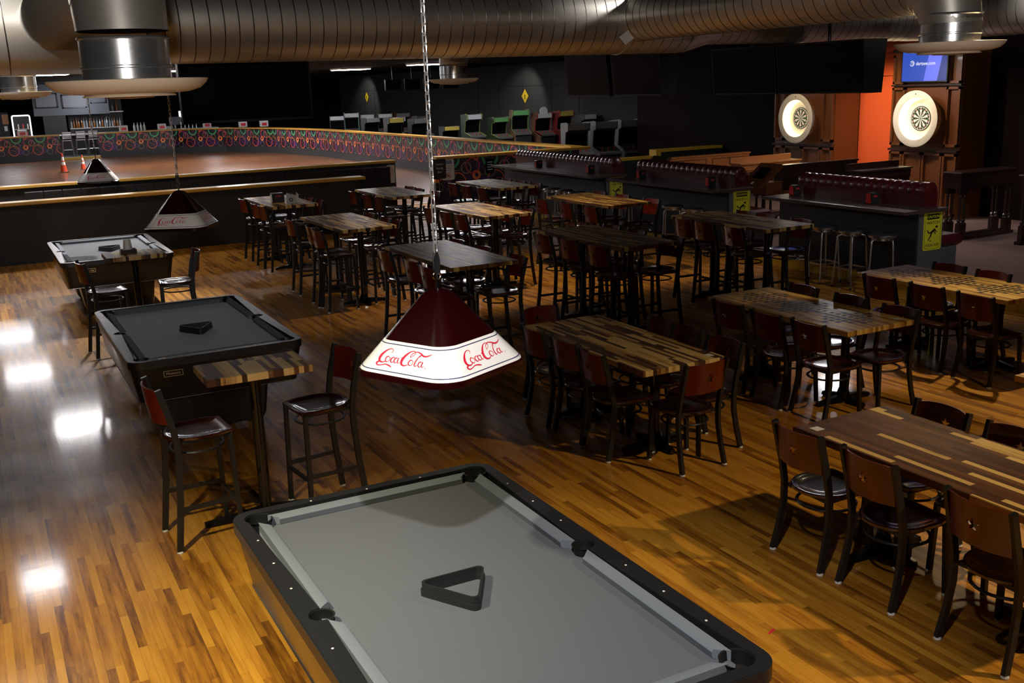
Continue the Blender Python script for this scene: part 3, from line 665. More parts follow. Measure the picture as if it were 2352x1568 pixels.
# script lettering: strokes (x, y, halfwidth); x 0..10, y -1..3.4
LOGO = []
def C_big(ox, tall=1.0):
    return [(ox + 2.0, 2.05, .03), (ox + 2.25, 2.55, .05), (ox + 1.9, 2.95, .06), (ox + 1.2, 2.7, .10), (ox + 0.5, 1.8, .20), (ox + 0.15, 0.8, .24), (ox + 0.3, 0.05, .20), (ox + 0.9, -0.2, .12), (ox + 1.5, 0.1, .05)]
def o_small(ox, r=.42, ry=.6):
    return [(ox + r * cos(a), 0.62 + ry * sin(a), .10 if cos(a) < -0.2 else .045) for a in [radians(70 + 36 * k) for k in range(11)]]
def c_small(ox): return [(ox + .55, 1.0, .06), (ox + .35, 1.22, .06), (ox - .05, .95, .10), (ox - .12, .4, .12), (ox + .15, .05, .08), (ox + .6, .35, .03)]
def a_small(ox): return o_small(ox, .36, .55)
LOGO.append(C_big(0)); LOGO.append([(.3, -.05, .14), (-.1, -.55, .16), (.25, -.95, .12), (.9, -.85, .08), (1.7, -.55, .10), (2.6, -.75, .14), (3.0, -1.0, .04)])
LOGO.append(o_small(1.75)); LOGO.append([(2.1, 1.0, .03), (2.35, .95, .03)]); LOGO.append(c_small(2.55)); LOGO.append(a_small(3.45)); LOGO.append([(3.85, 1.25, .07), (3.78, .5, .09), (3.95, .08, .06), (4.3, .4, .02)])
LOGO.append([(4.25, 1.35, .07), (4.5, 1.4, .07)])
LOGO.append([(x_ + 4.4, y_ * 1.08, w_) for x_, y_, w_ in C_big(0)]); LOGO.append([(6.5, 2.3, .04), (5.9, 1.75, .04), (6.05, 2.5, .06), (6.7, 3.1, .07), (7.5, 2.95, .12), (8.3, 2.45, .16), (9.0, 2.55, .12), (9.7, 3.1, .03)])
LOGO.append(o_small(6.35)); LOGO.append([(7.9, 2.6, .04), (7.55, 2.3, .06), (7.2, 1.2, .10), (7.15, .4, .11), (7.35, .05, .08), (7.7, .35, .03)]); LOGO.append([(8.1, 2.4, .03), (7.95, 2.7, .04), (7.6, 2.1, .06)])
LOGO.append(a_small(8.2)); LOGO.append([(8.6, 1.25, .07), (8.52, .5, .09), (8.7, .08, .06), (9.1, .4, .02)]); LOGO.append([(9.35, .0, .03), (9.45, .08, .03), (9.45, -.05, .03), (9.35, .0, .03)])
def pendant(x, y, ztop, face_angle, label, chain_top=4.45):
    t = thing('pendant_lamp', label, 'pendant lamp', (x, y, ztop), 0, 'burgundy and white pendant lamps over the pool tables')
    hs, rc = 0.268, 0.115; H_ = 0.31
    base = rrect(-hs, -hs, hs, hs, rc, 8); ca, sa = cos(face_angle - pi), sin(face_angle - pi)
    def P(px, py, k, z): return ((px * ca - py * sa) * k, (px * sa + py * ca) * k, z)
    def lp(k, z): return [P(px, py, k, z) for px, py in base]
    def zk(k): return -H_ + (1 - k) * (H_ - 0.035) / 0.78     # linear flank
    crown = MB(); KB = 0.67
    crown.loft([lp(KB, zk(KB)), lp(.45, zk(.45)), lp(.27, zk(.27)), lp(.2, -0.028), lp(.12, -0.012), lp(.02, -0.004)], True, 0); 
    crown.loft([lp(KB - .02, zk(KB) - .002), lp(.24, zk(.27) - .012), lp(.02, -0.02)], True, 0, caps=False); crown.build('shade_crown', 'shade_red', t)
    band = MB(); ks = [0.985, .66]
    band.loft([lp(1.0, -H_ - 0.004), lp(0.985, zk(0.985)), lp(KB, zk(KB))], True, 0, caps=False); band.loft([lp(.975, -H_ - 0.004), lp(0.96, zk(.985) - .006), lp(KB - .02, zk(KB) - .006)], True, 0, caps=False)
    bo = band.build('shade_band', 'shade_white', t)
    st = MB()
    for k0, k1 in ((.965, .957), (.705, .697)):
        e = 1.0025; st.loft([[(a_[0] * e, a_[1] * e, a_[2] + .0006) for a_ in lp(kk, zk(kk))] for kk in (k0, k1)], True, 0, caps=False)
    st.build('pinstripe', 'navy', bo)
    rim = MB(); rim.loft([lp(.985, -H_ + 0.003), lp(1.012, -H_ - 0.002), lp(1.012, -H_ - 0.022), lp(.985, -H_ - 0.022), lp(.98, -H_ - 0.004)], True, 0, caps=False); rim.build('rim', 'shade_red', t)
    for q in range(4):
        qa = q * pi / 2; lg = MB()
        for st_ in LOGO:
            pts = catmull(st_, 5); vs_ = []
            for i, (u, v, w) in enumerate(pts):
                a_ = pts[max(i - 1, 0)]; b_ = pts[min(i + 1, len(pts) - 1)]; dx, dy = b_[0] - a_[0], b_[1] - a_[1]; d_ = sqrt(dx * dx + dy * dy) or 1; nx, ny = -dy / d_ * w, dx / d_ * w
                for s_ in (1, -1):
                    uu = (u + nx * s_ - 4.8) * 0.0262; vv = (v + ny * s_ + 1.2) / 5.2 + 0.08      # vv 0..1 over the band
                    k = .945 - vv * .225; z = zk(k)
                    px = -hs * k - 0.0016; py = -uu      # face pointing at local -x
                    X_, Y_ = px * cos(qa) - py * sin(qa), px * sin(qa) + py * cos(qa)
                    vs_.append((X_ * ca - Y_ * sa, X_ * sa + Y_ * ca, z + 0.0012))
            m_ = len(pts); lg.add(vs_, [(2 * i, 2 * i + 1, 2 * i + 3, 2 * i + 2) for i in range(m_ - 1)], False)
        lg.build('script_logo', 'shade_logo', bo)
    eb = MB(); eb.cyl((0, 0, -0.02), (0, 0, 0.03), 0.006, 0.006, 10); eb.tube([(0.016 * cos(radians(a)), 0, 0.046 + 0.016 * sin(radians(a))) for a in range(0, 360, 30)], 0.0035, 8, closed=True); eb.build('eye_bolt', 'chrome', t)
    cl = MB(); cl.tube([(0.012 * cos(radians(a)), 0, 0.095 + 0.045 * sin(radians(a))) for a in range(0, 360, 30)], 0.0045, 8, closed=True); cl.box(-0.012, -0.01, 0.055, 0.012, 0.01, 0.10, c=0.003); cl.box(-.008, -.008, .10, .008, .008, .125)
    cl.build('snap_hook', 'pocket', t)
    ch = MB(); z = 0.145; i = 0; pitch = 0.036
    while ztop + z < chain_top:
        pts = []
        for a in range(0, 360, 30):
            u_ = 0.0085 * cos(radians(a)); v_ = 0.012 * sin(radians(a)) + (0.011 if sin(radians(a)) > 0 else -0.011)
            an = (0.35 if i % 2 == 0 else 0.35 + pi / 2); pts.append((u_ * cos(an), u_ * sin(an), z + v_ + 0.015))
        ch.tube(pts, 0.0031, 6, closed=True); z += pitch; i += 1
    ch.build('chain', 'chainsteel', t)
    co = MB(); co.tube(catmull([(0.0, 0, 0.03, 0)[:3], (.012, 0.006, .3), (-.004, 0.008, .8), (.012, .004, 1.4), (0.005, 0.004, chain_top - ztop)], 4), 0.0022, 6); co.build('cord', 'pocket', t)
    bu = MB(); bu.lathe([(0.005, -0.05), (0.014, -0.07), (0.028, -0.11), (0.03, -0.13), (0.02, -0.155), (0.002, -0.16)], (0, 0, 0), 14); bu.build('bulb', 'white', t)
    return t
LP = [pendant(1.60, 3.75, 2.045, radians(-154), 'large burgundy and white script logo lamp nearest the camera'),
      pendant(1.61, 9.40, 2.03, radians(-119), 'burgundy and white script logo lamp over the middle pool table'),
      pendant(1.60, 15.55, 2.03, radians(-97), 'burgundy and white script logo lamp over the farthest pool table')]

# ================================================================== DUCTS
def duct(b, p0, p1, r, pitch=0.13, n=40, ridge=0.0035, r1=None):
    p0 = Vector(p0); p1 = Vector(p1); L_ = (p1 - p0).length; k = max(1, int(L_ / pitch)); d = (p1 - p0).normalized()
    a = Vector((0, 0, 1)) if abs(d.z) < .9 else Vector((1, 0, 0)); u = d.cross(a).normalized(); w = d.cross(u)
    r1 = r if r1 is None else r1
    b.loft([[p0 + d * (L_ * f) + u * (cos(2 * pi * j / n) * (r + (r1 - r) * f)) + w * (sin(2 * pi * j / n) * (r + (r1 - r) * f)) for j in range(n)] for f in (0, 1)], True, 0)
    for i in range(k + 1):
        rr = (r + (r1 - r) * i / k); c0 = p0 + d * (L_ * i / k)
        lps = []
        for off, e in ((-0.006, 0.0), (0.0, ridge), (0.006, 0.0)):
            lps.append([c0 + d * (off + 0.02 * sin(2 * pi * j / n)) + u * (cos(2 * pi * j / n) * (rr + e + .0003)) + w * (sin(2 * pi * j / n) * (rr + e + .0003)) for j in range(n)])
        b.loft(lps, True, 1, caps=False)
b = MB(); duct(b, (2.05, 12.2, 3.63), (9.0, 12.2, 3.63), 0.465, 0.155)
for p in ((2.1, 12.2), (8.0, 12.2)): b.cyl((p[0], p[1], 3.63), (p[0] + 0.04, p[1], 3.63), 0.476, 0.476, 40)
tag(b.build('main_duct', ['galv', 'seam']), 'thick horizontal spiral steel duct crossing the whole view', 'duct')
b = MB(); duct(b, (-8.8, 12.2, 3.63), (1.85, 12.2, 3.63), 0.545, 1.2); duct(b, (1.85, 12.2, 3.63), (2.05, 12.2, 3.63), 0.545, 0.5, r1=0.465)
tag(b.build('wide_duct', ['galv', 'seam']), 'wider smooth steel duct continuing the main duct to the left edge', 'duct')
b = MB(); b.loft([[(x, 12.2 + r * cos(2 * pi * j / 36), 3.63 + r * sin(2 * pi * j / 36)) for j in range(36)] for x, r in ((9.0, .465), (9.08, .465), (9.5, .365), (9.6, .365))], True, 2)
duct(b, (9.6, 12.2, 3.63), (13.4, 12.2, 3.63), 0.36, 0.155)
pts = [(13.4 + 0.5 * sin(radians(a)), 12.2 - 0.5 + 0.5 * cos(radians(a)), 3.63) for a in range(0, 91, 15)]; b.tube(pts, 0.362, 36)
duct(b, (13.9, 11.7, 3.63), (13.9, 1.0, 3.63), 0.36, 0.155)
tag(b.build('narrow_duct', ['galv', 'seam', 'galv_s']), 'narrower spiral steel duct continuing right and turning towards the camera', 'duct')
def branch(x, ydrop, label, rib, back=False, dz=0.0):
    t = thing('duct_branch', label, 'duct', (x, ydrop, 0), 0, 'duct branches ending in round air diffusers')
    s = -1 if back else 1; y0 = (12.2 - ydrop) - s * 0.05; Rb = 0.40; r = 0.30; zc = 3.62
    b = MB(); duct(b, (0, y0, zc), (0, s * Rb, zc), r, 0.045 if rib else 0.15, 32, 0.006 if rib else 0.0035); b.build('branch_pipe', ['galv', 'galv' if rib else 'seam'], t)
    e = MB(); n = 32; lps = []
    for k in range(5):
        a = radians(22.5 * k); cy = s * (Rb - Rb * sin(a)); cz = zc - Rb + Rb * cos(a); rr = r + (0.272 - r) * k / 4
        dr = Vector((0, -s * cos(a), -sin(a))); w = Vector((0, -s * sin(a), cos(a)))
        lps.append([Vector((0, cy, cz)) + Vector((1, 0, 0)) * (rr * cos(2 * pi * j / n)) + w * (rr * sin(2 * pi * j / n)) for j in range(n)])
    if s < 0: lps = [l_[::-1] for l_ in lps]
    for k in range(4):
        e.loft([lps[k], lps[k + 1]], True, 0, caps=False)
        ctr = sum((Vector(v) for v in lps[k + 1]), Vector()) / n; e.loft([[ctr + (v - ctr) * q for v in lps[k + 1]] for q in (1.0, 1.014, 1.001)], True, 1, caps=False)
    e.build('elbow', ['galv', 'galv_s'], t)
    c = MB(); c.lathe([(0.272, 3.22), (0.278, 3.21), (0.266, 3.20), (0.266, 3.05), (0.273, 3.045), (0.273, 3.035), (0.264, 3.03), (0.264, 2.94)], (0, 0, dz), 36); c.build('collar', 'galv_s', t)
    d = MB(); d.lathe([(0.25, 2.965), (0.262, 2.955), (0.275, 2.945), (0.40, 2.955), (0.475, 2.965), (0.482, 2.962), (0.47, 2.94), (0.43, 2.905), (0.36, 2.885), (0.26, 2.878), (0.255, 2.90)], (0, 0, dz), 40)
    d.lathe([(0.235, 2.895), (0.28, 2.868), (0.275, 2.862), (0.15, 2.872), (0.13, 2.862), (0.15, 2.855), (0.01, 2.85)], (0, 0, dz), 36); d.build('diffuser', 'cream', t)
    return t
branch(0.97, 7.0, 'large ribbed duct drop with cream diffuser at the upper left', True, dz=-0.035)
branch(8.13, 6.85, 'spiral duct running to a cream diffuser at the upper right', False, dz=0.09)
branch(8.55, 18.7, 'small duct drop with diffuser hanging below the main duct centre', False, True)
branch(0.9, 18.4, 'duct drop with diffuser half hidden at the left edge', False, True)
b = MB(); b.box(-.07, -.003, -.07, .07, .003, .07); o = b.build('duct_tag', 'paper', None, (7.86, 11.72, 3.36)); o.rotation_euler = (radians(35), radians(45), 0); tag(o, 'pale diamond tag stuck under the main duct', 'tag')

# ================================================================== CEILING LIGHTS
def troffer(x, y, z, label, lw=1.25, ww=1.25, mk='light'):
    t = thing('ceiling_light', label, 'ceiling light', (x, y, z), 0, 'ceiling light panels')
    f = MB(); f.box(-lw / 2 - .03, -ww / 2 - .03, 0, lw / 2 + .03, ww / 2 + .03, 0.06); f.build('frame', 'white', t)
    d = MB(); d.box(-lw / 2, -ww / 2, -0.012, lw / 2, ww / 2, -0.001); d.build('diffuser', mk, t)
for x, y, z, lb, mk in ((13.97, 40.3, 3.6, 'lit ceiling panel left of the chain above the rink', 'light'), (14.94, 34.7, 3.6, 'lit ceiling panel crossed by the lamp chain', 'light'),
                    (6.35, 35.1, 3.6, 'small sliver of lit panel right of the near diffuser', 'light'), (2.0, 56.5, 3.6, 'bit of lit panel at the far left edge', 'light'),
                    (1.35, 21.9, 3.6, 'hidden light panel behind the duct, first in the left row', 'light_hot'), (0.62, 26.9, 3.6, 'hidden light panel behind the duct, second in the left row', 'light'), (0.5, 31.6, 3.6, 'hidden light panel behind the duct, third in the left row', 'light'),
                    (11.3, 24.6, 3.6, 'hidden light panel over the skate entry', 'light_hot'), (2.6, 36.0, 3.6, 'hidden light panel behind the near diffuser', 'light_hot'), (9.2, 41.0, 3.6, 'added light panel hidden behind the huge black screen, nearer', 'light_hot'), (10.4, 47.0, 3.6, 'added light panel hidden behind the huge black screen, farther', 'light_hot'), (5.4, 46.0, 3.6, 'added unseen light panel over the far rink floor', 'light_hot'), (7.0, 27.5, 3.6, 'hidden light panel over the near rink floor', 'light')):  # three panels over the far rink are added to light the circle walls
    troffer(x, y, z, lb, lw=1.2 if x > 2.5 else 1.0, ww=1.25 if y > 34 else 0.6, mk=mk)
troffer(14.2, 14.2, 3.02, 'light panel behind the hanging screens in the dart area', 0.45, 0.5, 'light_hot')
troffer(0.15, 16.3, 4.3, 'small light over the left aisle', 0.6, 0.6, 'light')

# ================================================================== HANGING SCREENS
def hanging_tv(name, x, y, z0, w, h, rz, tilt, label, deep=0.12, group='black screens hanging under the ceiling'):
    t = thing(name, label, 'television', (x, y, z0), rz, group)
    a = MB()   # local: screen faces -y
    dy = h * math.tan(tilt)
    a.loft([[(-w / 2, 0, 0), (w / 2, 0, 0), (w / 2, deep, 0), (-w / 2, deep, 0)], [(-w / 2, -dy, h), (w / 2, -dy, h), (w / 2, deep + 0.06, h), (-w / 2, deep + 0.06, h)]], False); a.build('housing', 'tvbody', t)
    s = MB(); e = 0.02; s.loft([[(-w / 2 + e, -0.003 - dy * q, h * q + z), (w / 2 - e, -0.003 - dy * q, h * q + z), (w / 2 - e, 0.004 - dy * q, h * q + z), (-w / 2 + e, 0.004 - dy * q, h * q + z)] for q, z in ((0.03, 0), (0.97, 0))], False); s.build('screen', 'screen', t)
    m = MB(); m.cyl((0, deep / 2, h), (0, deep / 2, 4.45 - z0), 0.025, 0.025, 10); m.build('ceiling_mount', 'metal_black', t)
    return t
hanging_tv('hanging_screen', 3.17, 13.0, 2.49, 1.6, 0.92, 0, 0.0, 'huge black screen hanging left of centre behind the duct', 0.1)
for y0, y1, lb in ((10.5, 12.22, 'black hanging screen nearest the orange wall panel'), (12.26, 13.74, 'black hanging screen left of the one by the orange wall'),
                   (15.17, 16.69, 'black hanging screen, third from the orange wall'), (16.84, 18.36, 'black hanging screen, farthest from the orange wall')):
    hanging_tv('hanging_screen', 10.9, (y0 + y1) / 2, 2.54, (y1 - y0), 0.71 if y0 < 13 else 0.9, -pi / 2, 0.10, lb, 0.30)
for k in range(4):
    hanging_tv('ceiling_screen', 15.6 + k * 0.75, 40.0 - 0.2 * k, 2.75, 0.66, 0.42, 0.0, 0.12, 'small dark screen in the row above the arcade, number %s from the left' % ('one', 'two', 'three', 'four')[k], 0.06, 'row of small screens above the arcade')

# ================================================================== BOOTH COUNTERS
def caution_sign(x, y, z, label):
    t = thing('caution_sign', label, 'sign', (x, y, z), 0, 'yellow caution signs on the counter ends')
    a = MB(); P = rrect(-0.135, -0.29, 0.135, 0.29, 0.03, 5); a.T = Matrix.Rotation(radians(90), 4, 'X'); a.prism(P, 0, 0.006); a.build('plate', 'sign_yel', t)
    f = MB(); f.T = Matrix.Rotation(radians(90), 4, 'X'); f.prism(rrect(-0.118, -0.272, 0.118, 0.272, 0.06, 6), 0.0062, 0.0068, 0, [rrect(-0.114, -0.268, 0.114, 0.268, 0.057, 6)[::-1]]); f.build('border_line', 'sign_blk', t)
    h = MB(); h.T = Matrix.Rotation(radians(90), 4, 'X'); h.prism(rrect(-0.095, 0.165, 0.095, 0.245, 0.02, 4), 0.0062, 0.0074); h.build('heading_box', 'sign_blk', t)
    t.scale = (1.24, 1, 0.89); R90 = (radians(90), 0, 0)
    text('heading_text', 'CAUTION', 'sign_yel', 0.052, (0, -0.0082, 0.205), R90, t, 0.0003, sx=0.78, bold=0.001); text('word_text', 'WATCH', 'sign_blk', 0.06, (0, -0.0068, 0.115), R90, t, 0.0003, sx=0.85, bold=0.0008); text('word_text', 'YOUR STEP', 'sign_blk', 0.05, (0, -0.0068, -0.215), R90, t, 0.0003, sx=0.78, bold=0.0006)
    g = MB(); g.T = Matrix.Rotation(radians(90), 4, 'X')
    def bar(p, q, w):
        p = Vector(p); q = Vector(q); d = (q - p).normalized(); n_ = Vector((-d.y, d.x)); g.prism([tuple(p - n_ * w), tuple(q - n_ * w), tuple(q + n_ * w), tuple(p + n_ * w)], 0.0062, 0.007)
    g.prism([(0.055 + 0.019 * cos(radians(a)), 0.052 + 0.019 * sin(radians(a))) for a in range(0, 360, 24)], 0.0062, 0.007)
    bar((-.02, -.03), (.035, .02), .016); bar((-.02, -.03), (-.06, -.03), .009); bar((-.06, -.03), (-.078, .012), .008); bar((-.015, -.035), (-.03, -.085), .010); bar((-.03, -.085), (-.062, -.135), .008); bar((.03, .015), (.06, -.03), .007); bar((.012, .01), (.045, -.055), .006); bar((-.045, -.148), (-.012, -.148), .006)
    g.build('slipping_figure', 'sign_blk', t)
    return t
def booth(y0, y1, which):
    t = thing('bar_counter', f'dark bar counter with slate end panel, {which}', 'counter', (10.75, y0, 0), 0, 'counters backing the booths'); L_ = y1 - y0
    a = MB(); a.box(0.0, 0.02, 0, 0.12, L_, 1.03); a.build('knee_wall', 'kneewall', t)
    e = MB(); e.box(0.02, 0.0, 0, 0.46, 0.10, 1.03); e.build('end_panel', 'endpanel', t)
    c = MB(); c.box(-0.33, -0.06, 1.03, 0.47, L_ + 0.03, 1.075, c=0.004); c.build('countertop', 'counter', t)
    s = thing('booth_bench', f'burgundy tufted booth bench behind the counter, {which}', 'booth', (11.0, y0, 0), 0, 'burgundy booth benches')
    c = MB(); c.box(0.0, 0.2, 1.076, 0.22, L_ - 0.1, 1.27); c.build('back_panel', 'burg', s)
    r = MB(); n = int(L_ / 0.155); Lr = L_ - 0.25; path = []; rad = []
    for k in range(n * 4 + 1):
        path.append((0.11, 0.15 + Lr * k / (n * 4), 1.275)); rad.append(0.118 - 0.016 * (1 if k % 4 == 0 else 0))
    r.tube(path, rad, 18); r.lathe([(0.02, 0.118), (0.09, 0.13), (0.118, 0.15)], (0.11, 0, 1.275), 18, ax='y'); r.build('top_roll', 'burg', s)
    e = MB(); e.T = Matrix.Translation((0, 0.19, 0)) @ Matrix.Rotation(radians(90), 4, 'X'); e.prism([(0, 1.078), (0.22, 1.078), (0.23, 1.27)] + [(0.11 + 0.12 * cos(radians(a)), 1.275 + 0.12 * sin(radians(a))) for a in range(0, 181, 20)] + [(-0.01, 1.27)], 0, 0.05, smooth=False); e.build('end_cap', 'burg', s)
    c = MB(); c.box(0.22, 0.16, 0.50, 0.80, L_ - 0.1, 0.66, c=0.04); c.build('seat_cushion', 'burg', s)
    c = MB(); c.box(0.24, 0.18, 0.15, 0.72, L_ - 0.12, 0.50); c.build('plinth', 'endpanel', s)
    c = MB(); c.box(0.22, 0.2, 0.62, 0.32, L_ - 0.1, 1.25); c.build('inner_back', 'burg', s)
    caution_sign(11.02, y0 - 0.0005, 0.785, f'yellow caution watch your step sign on the end of the {which}')
booth(9.36, 11.95, 'nearest counter'); booth(13.15, 16.2, 'middle counter'); booth(16.8, 21.0, 'farthest counter')
def dispenser(x, y, z, label):
    t = thing('napkin_dispenser', label, 'napkin holder', (x, y, z), 0, 'red and black napkin dispensers on the counters')
    a = MB(); a.box(-0.07, -0.05, 0, 0.07, 0.05, 0.15, c=0.008); a.build('case', 'rackblack', t); b_ = MB(); b_.box(-0.03, -0.051, 0.09, 0.04, -0.0505, 0.112); b_.build('red_label', 'redsign', t)
    c = MB(); c.loft([[(-0.078, -0.045, 0.01), (-0.072, -0.045, 0.01), (-0.072, 0.045, 0.01), (-0.078, 0.045, 0.01)], [(-0.082, -0.034, 0.14), (-0.076, -0.034, 0.14), (-0.076, 0.034, 0.14), (-0.082, 0.034, 0.14)]], False); c.build('side_card', 'red', t)
for x, y, lb in ((10.86, 10.25, 'red sided napkin dispenser on the nearest counter'), (10.86, 11.75, 'napkin dispenser at the far end of the nearest counter'), (10.86, 13.75, 'napkin dispenser on the middle counter'), (10.86, 15.75, 'napkin dispenser at the far end of the middle counter'),
                 (10.86, 17.5, 'napkin dispenser on the farthest counter'), (10.86, 19.6, 'napkin dispenser at the far end of the farthest counter')): dispenser(x, y, 1.0755, lb)
# aluminium stools
def alu_stool(x, y, label, first=[None]):
    if first[0]: return copy_thing(first[0], (x, y, 0), random.uniform(0, 1.5), label)
    t = thing('aluminium_stool', label, 'stool', (x, y, 0), 0.75, 'backless aluminium stools at the counters'); first[0] = t
    s = MB(); s.lathe([(0.01, 0.735), (0.165, 0.735), (0.178, 0.742), (0.18, 0.765), (0.170, 0.775)], n=32); s.build('seat', 'alu', t)
    p = MB(); p.lathe([(0.168, 0.7755), (0.15, 0.782), (0.01, 0.784)], n=32); p.build('pad', 'alu_dark', t)
    c = MB(); c.lathe([(0.12, 0.70), (0.125, 0.705), (0.125, 0.734), (0.12, 0.735)], n=28); c.build('collar', 'alu', t)
    for k in range(4):
        a = radians(45 + 90 * k); ca, sa = cos(a), sin(a); l = MB()
        l.tube(catmull([(ca * .10, sa * .10, .715), (ca * .16, sa * .16, .705), (ca * .185, sa * .185, .66), (ca * .20, sa * .20, .4), (ca * .235, sa * .235, .012)], 4), 0.0125, 10)
        o = l.build('leg', 'alu', t); g = MB(); g.lathe([(0.018, 0), (0.018, 0.02), (0.012, 0.03)], (ca * .235, sa * .235, 0), 10); g.build('rubber_foot', 'pocket', o)
    f = MB(); f.rtube([(0.21 * cos(radians(a)), 0.21 * sin(radians(a)), 0.27) for a in (45, 135, 225, 315, 405)], 0.010, 0.006, (0, 0, 1)); f.build('footrest', 'alu', t)
    remember(t); return t
for x, y, lb in ((10.37, 9.58, 'aluminium stool nearest the camera at the nearest counter'), (10.37, 10.11, 'second aluminium stool at the nearest counter'), (10.37, 10.62, 'third aluminium stool at the nearest counter, dark seat'), (10.37, 11.12, 'fourth aluminium stool at the nearest counter, mostly hidden'),
                 (10.32, 13.5, 'bright rimmed aluminium stool nearest on the middle counter'), (10.32, 14.05, 'second aluminium stool at the middle counter'), (10.32, 15.3, 'aluminium stool at the far end of the middle counter')): alu_stool(x, y, lb)
for k in range(7): alu_stool(10.3, 17.1 + 0.48 * k, 'aluminium stool at the farthest counter, place %s from its near end' % ('one', 'two', 'three', 'four', 'five', 'six', 'seven')[k])

# ================================================================== DART AREA
def dart_cabinet(y0, y1, label, number):
    t = thing('dart_cabinet', label, 'dart cabinet', (15.78, y0, 0.15), 0, 'wood panelled dart cabinets'); w = y1 - y0; Ht = 3.05
    a = MB(); a.box(0, 0, 0, 0.655, w, Ht); a.build('carcass', 'wood_dart', t)
    def frame(ya, yb, za, zb, nm='panel_moulding'):
        m = MB(); d = 0.045
        for q in ((ya, yb, za, za + d), (ya, yb, zb - d, zb), (ya, ya + d, za, zb), (yb - d, yb, za, zb)): m.box(-0.06, q[0], q[2], 0.0, q[1], q[3])
        m.build(nm, 'wood_dart', t)
    sw = 0.30
    for ya in (0.02, w - sw - 0.02):
        frame(ya, ya + sw, 2.42, 2.95); frame(ya, ya + sw, 1.30, 2.36)
    for ya, yb in ((0.02, 0.32), (0.34, w / 2 - .01), (w / 2 + .01, w - .34), (w - .32, w - .02)): frame(ya, yb, 0.06, 1.18, 'lower_panel')
    for dd, z0_, z1_ in ((.08, 1.2, 1.24), (.07, Ht - .06, Ht), (.075, 2.38, 2.41)): l = MB(); l.box(-dd, 0, z0_, 0, w, z1_); l.build('ledge', 'wood_dark', t)
    tv = thing('dart_television', 'blue screen above the dartboard on cabinet two' if number else 'screen above the left dartboard, mostly hidden', 'television', (15.70, (y0 + y1) / 2, 2.60)); tw, th = 1.04, 0.62
    s = MB(); s.box(-0.04, -tw / 2, 0, 0.02, tw / 2, th); s.build('housing', 'tvbody', tv)
    f = MB(); e = 0.02
    f.add([(-0.0415, tw / 2 - e, e), (-0.0415, -tw / 2 + e, e), (-0.0415, -tw / 2 + e, th - e), (-0.0415, tw / 2 - e, th - e)], [(0, 1, 2, 3)]); f.build('screen_picture', 'blue1', tv)
    f = MB(); f.add([(-0.0425, 0.0, e), (-0.0425, -0.3, e), (-0.0425, -0.42, th - e), (-0.0425, -0.12, th - e)], [(0, 1, 2, 3)]); f.build('screen_stripe', 'blue2', tv)
    f = MB(); f.add([(-0.0425, -0.3, e), (-0.0425, -tw / 2 + e, e), (-0.0425, -tw / 2 + e, th - e), (-0.0425, -0.42, th - e)], [(0, 1, 2, 3)]); f.build('screen_corner', 'blue3', tv)
    RT = (radians(90), 0, radians(-90))
    if number:
        text('screen_text', 'dartsee.com', 'tvwhite', 0.088, (-0.0436, -0.03, 0.33), RT, tv, 0.0002, bold=0.0012)
        g_ = MB(); g_.tube([(-0.0436, 0.275 + 0.045 * cos(radians(a)), 0.335 + 0.045 * sin(radians(a))) for a in range(40, 341, 20)], 0.006, 6); g_.tube([(-0.0436, 0.275 + 0.022 * cos(radians(a)), 0.335 + 0.022 * sin(radians(a))) for a in range(0, 300, 20)], 0.005, 6); g_.build('screen_logo', 'tvwhite', tv)
        text('cabinet_number', '2', 'brass', 0.12, (-0.006, w - 0.17, 2.08), RT, t, 0.004)
dart_cabinet(12.92, 14.5, 'lit walnut dart cabinet numbered two with a blue screen', True)
dart_cabinet(15.98, 17.75, 'dimmer walnut dart cabinet left of the orange wall', False)
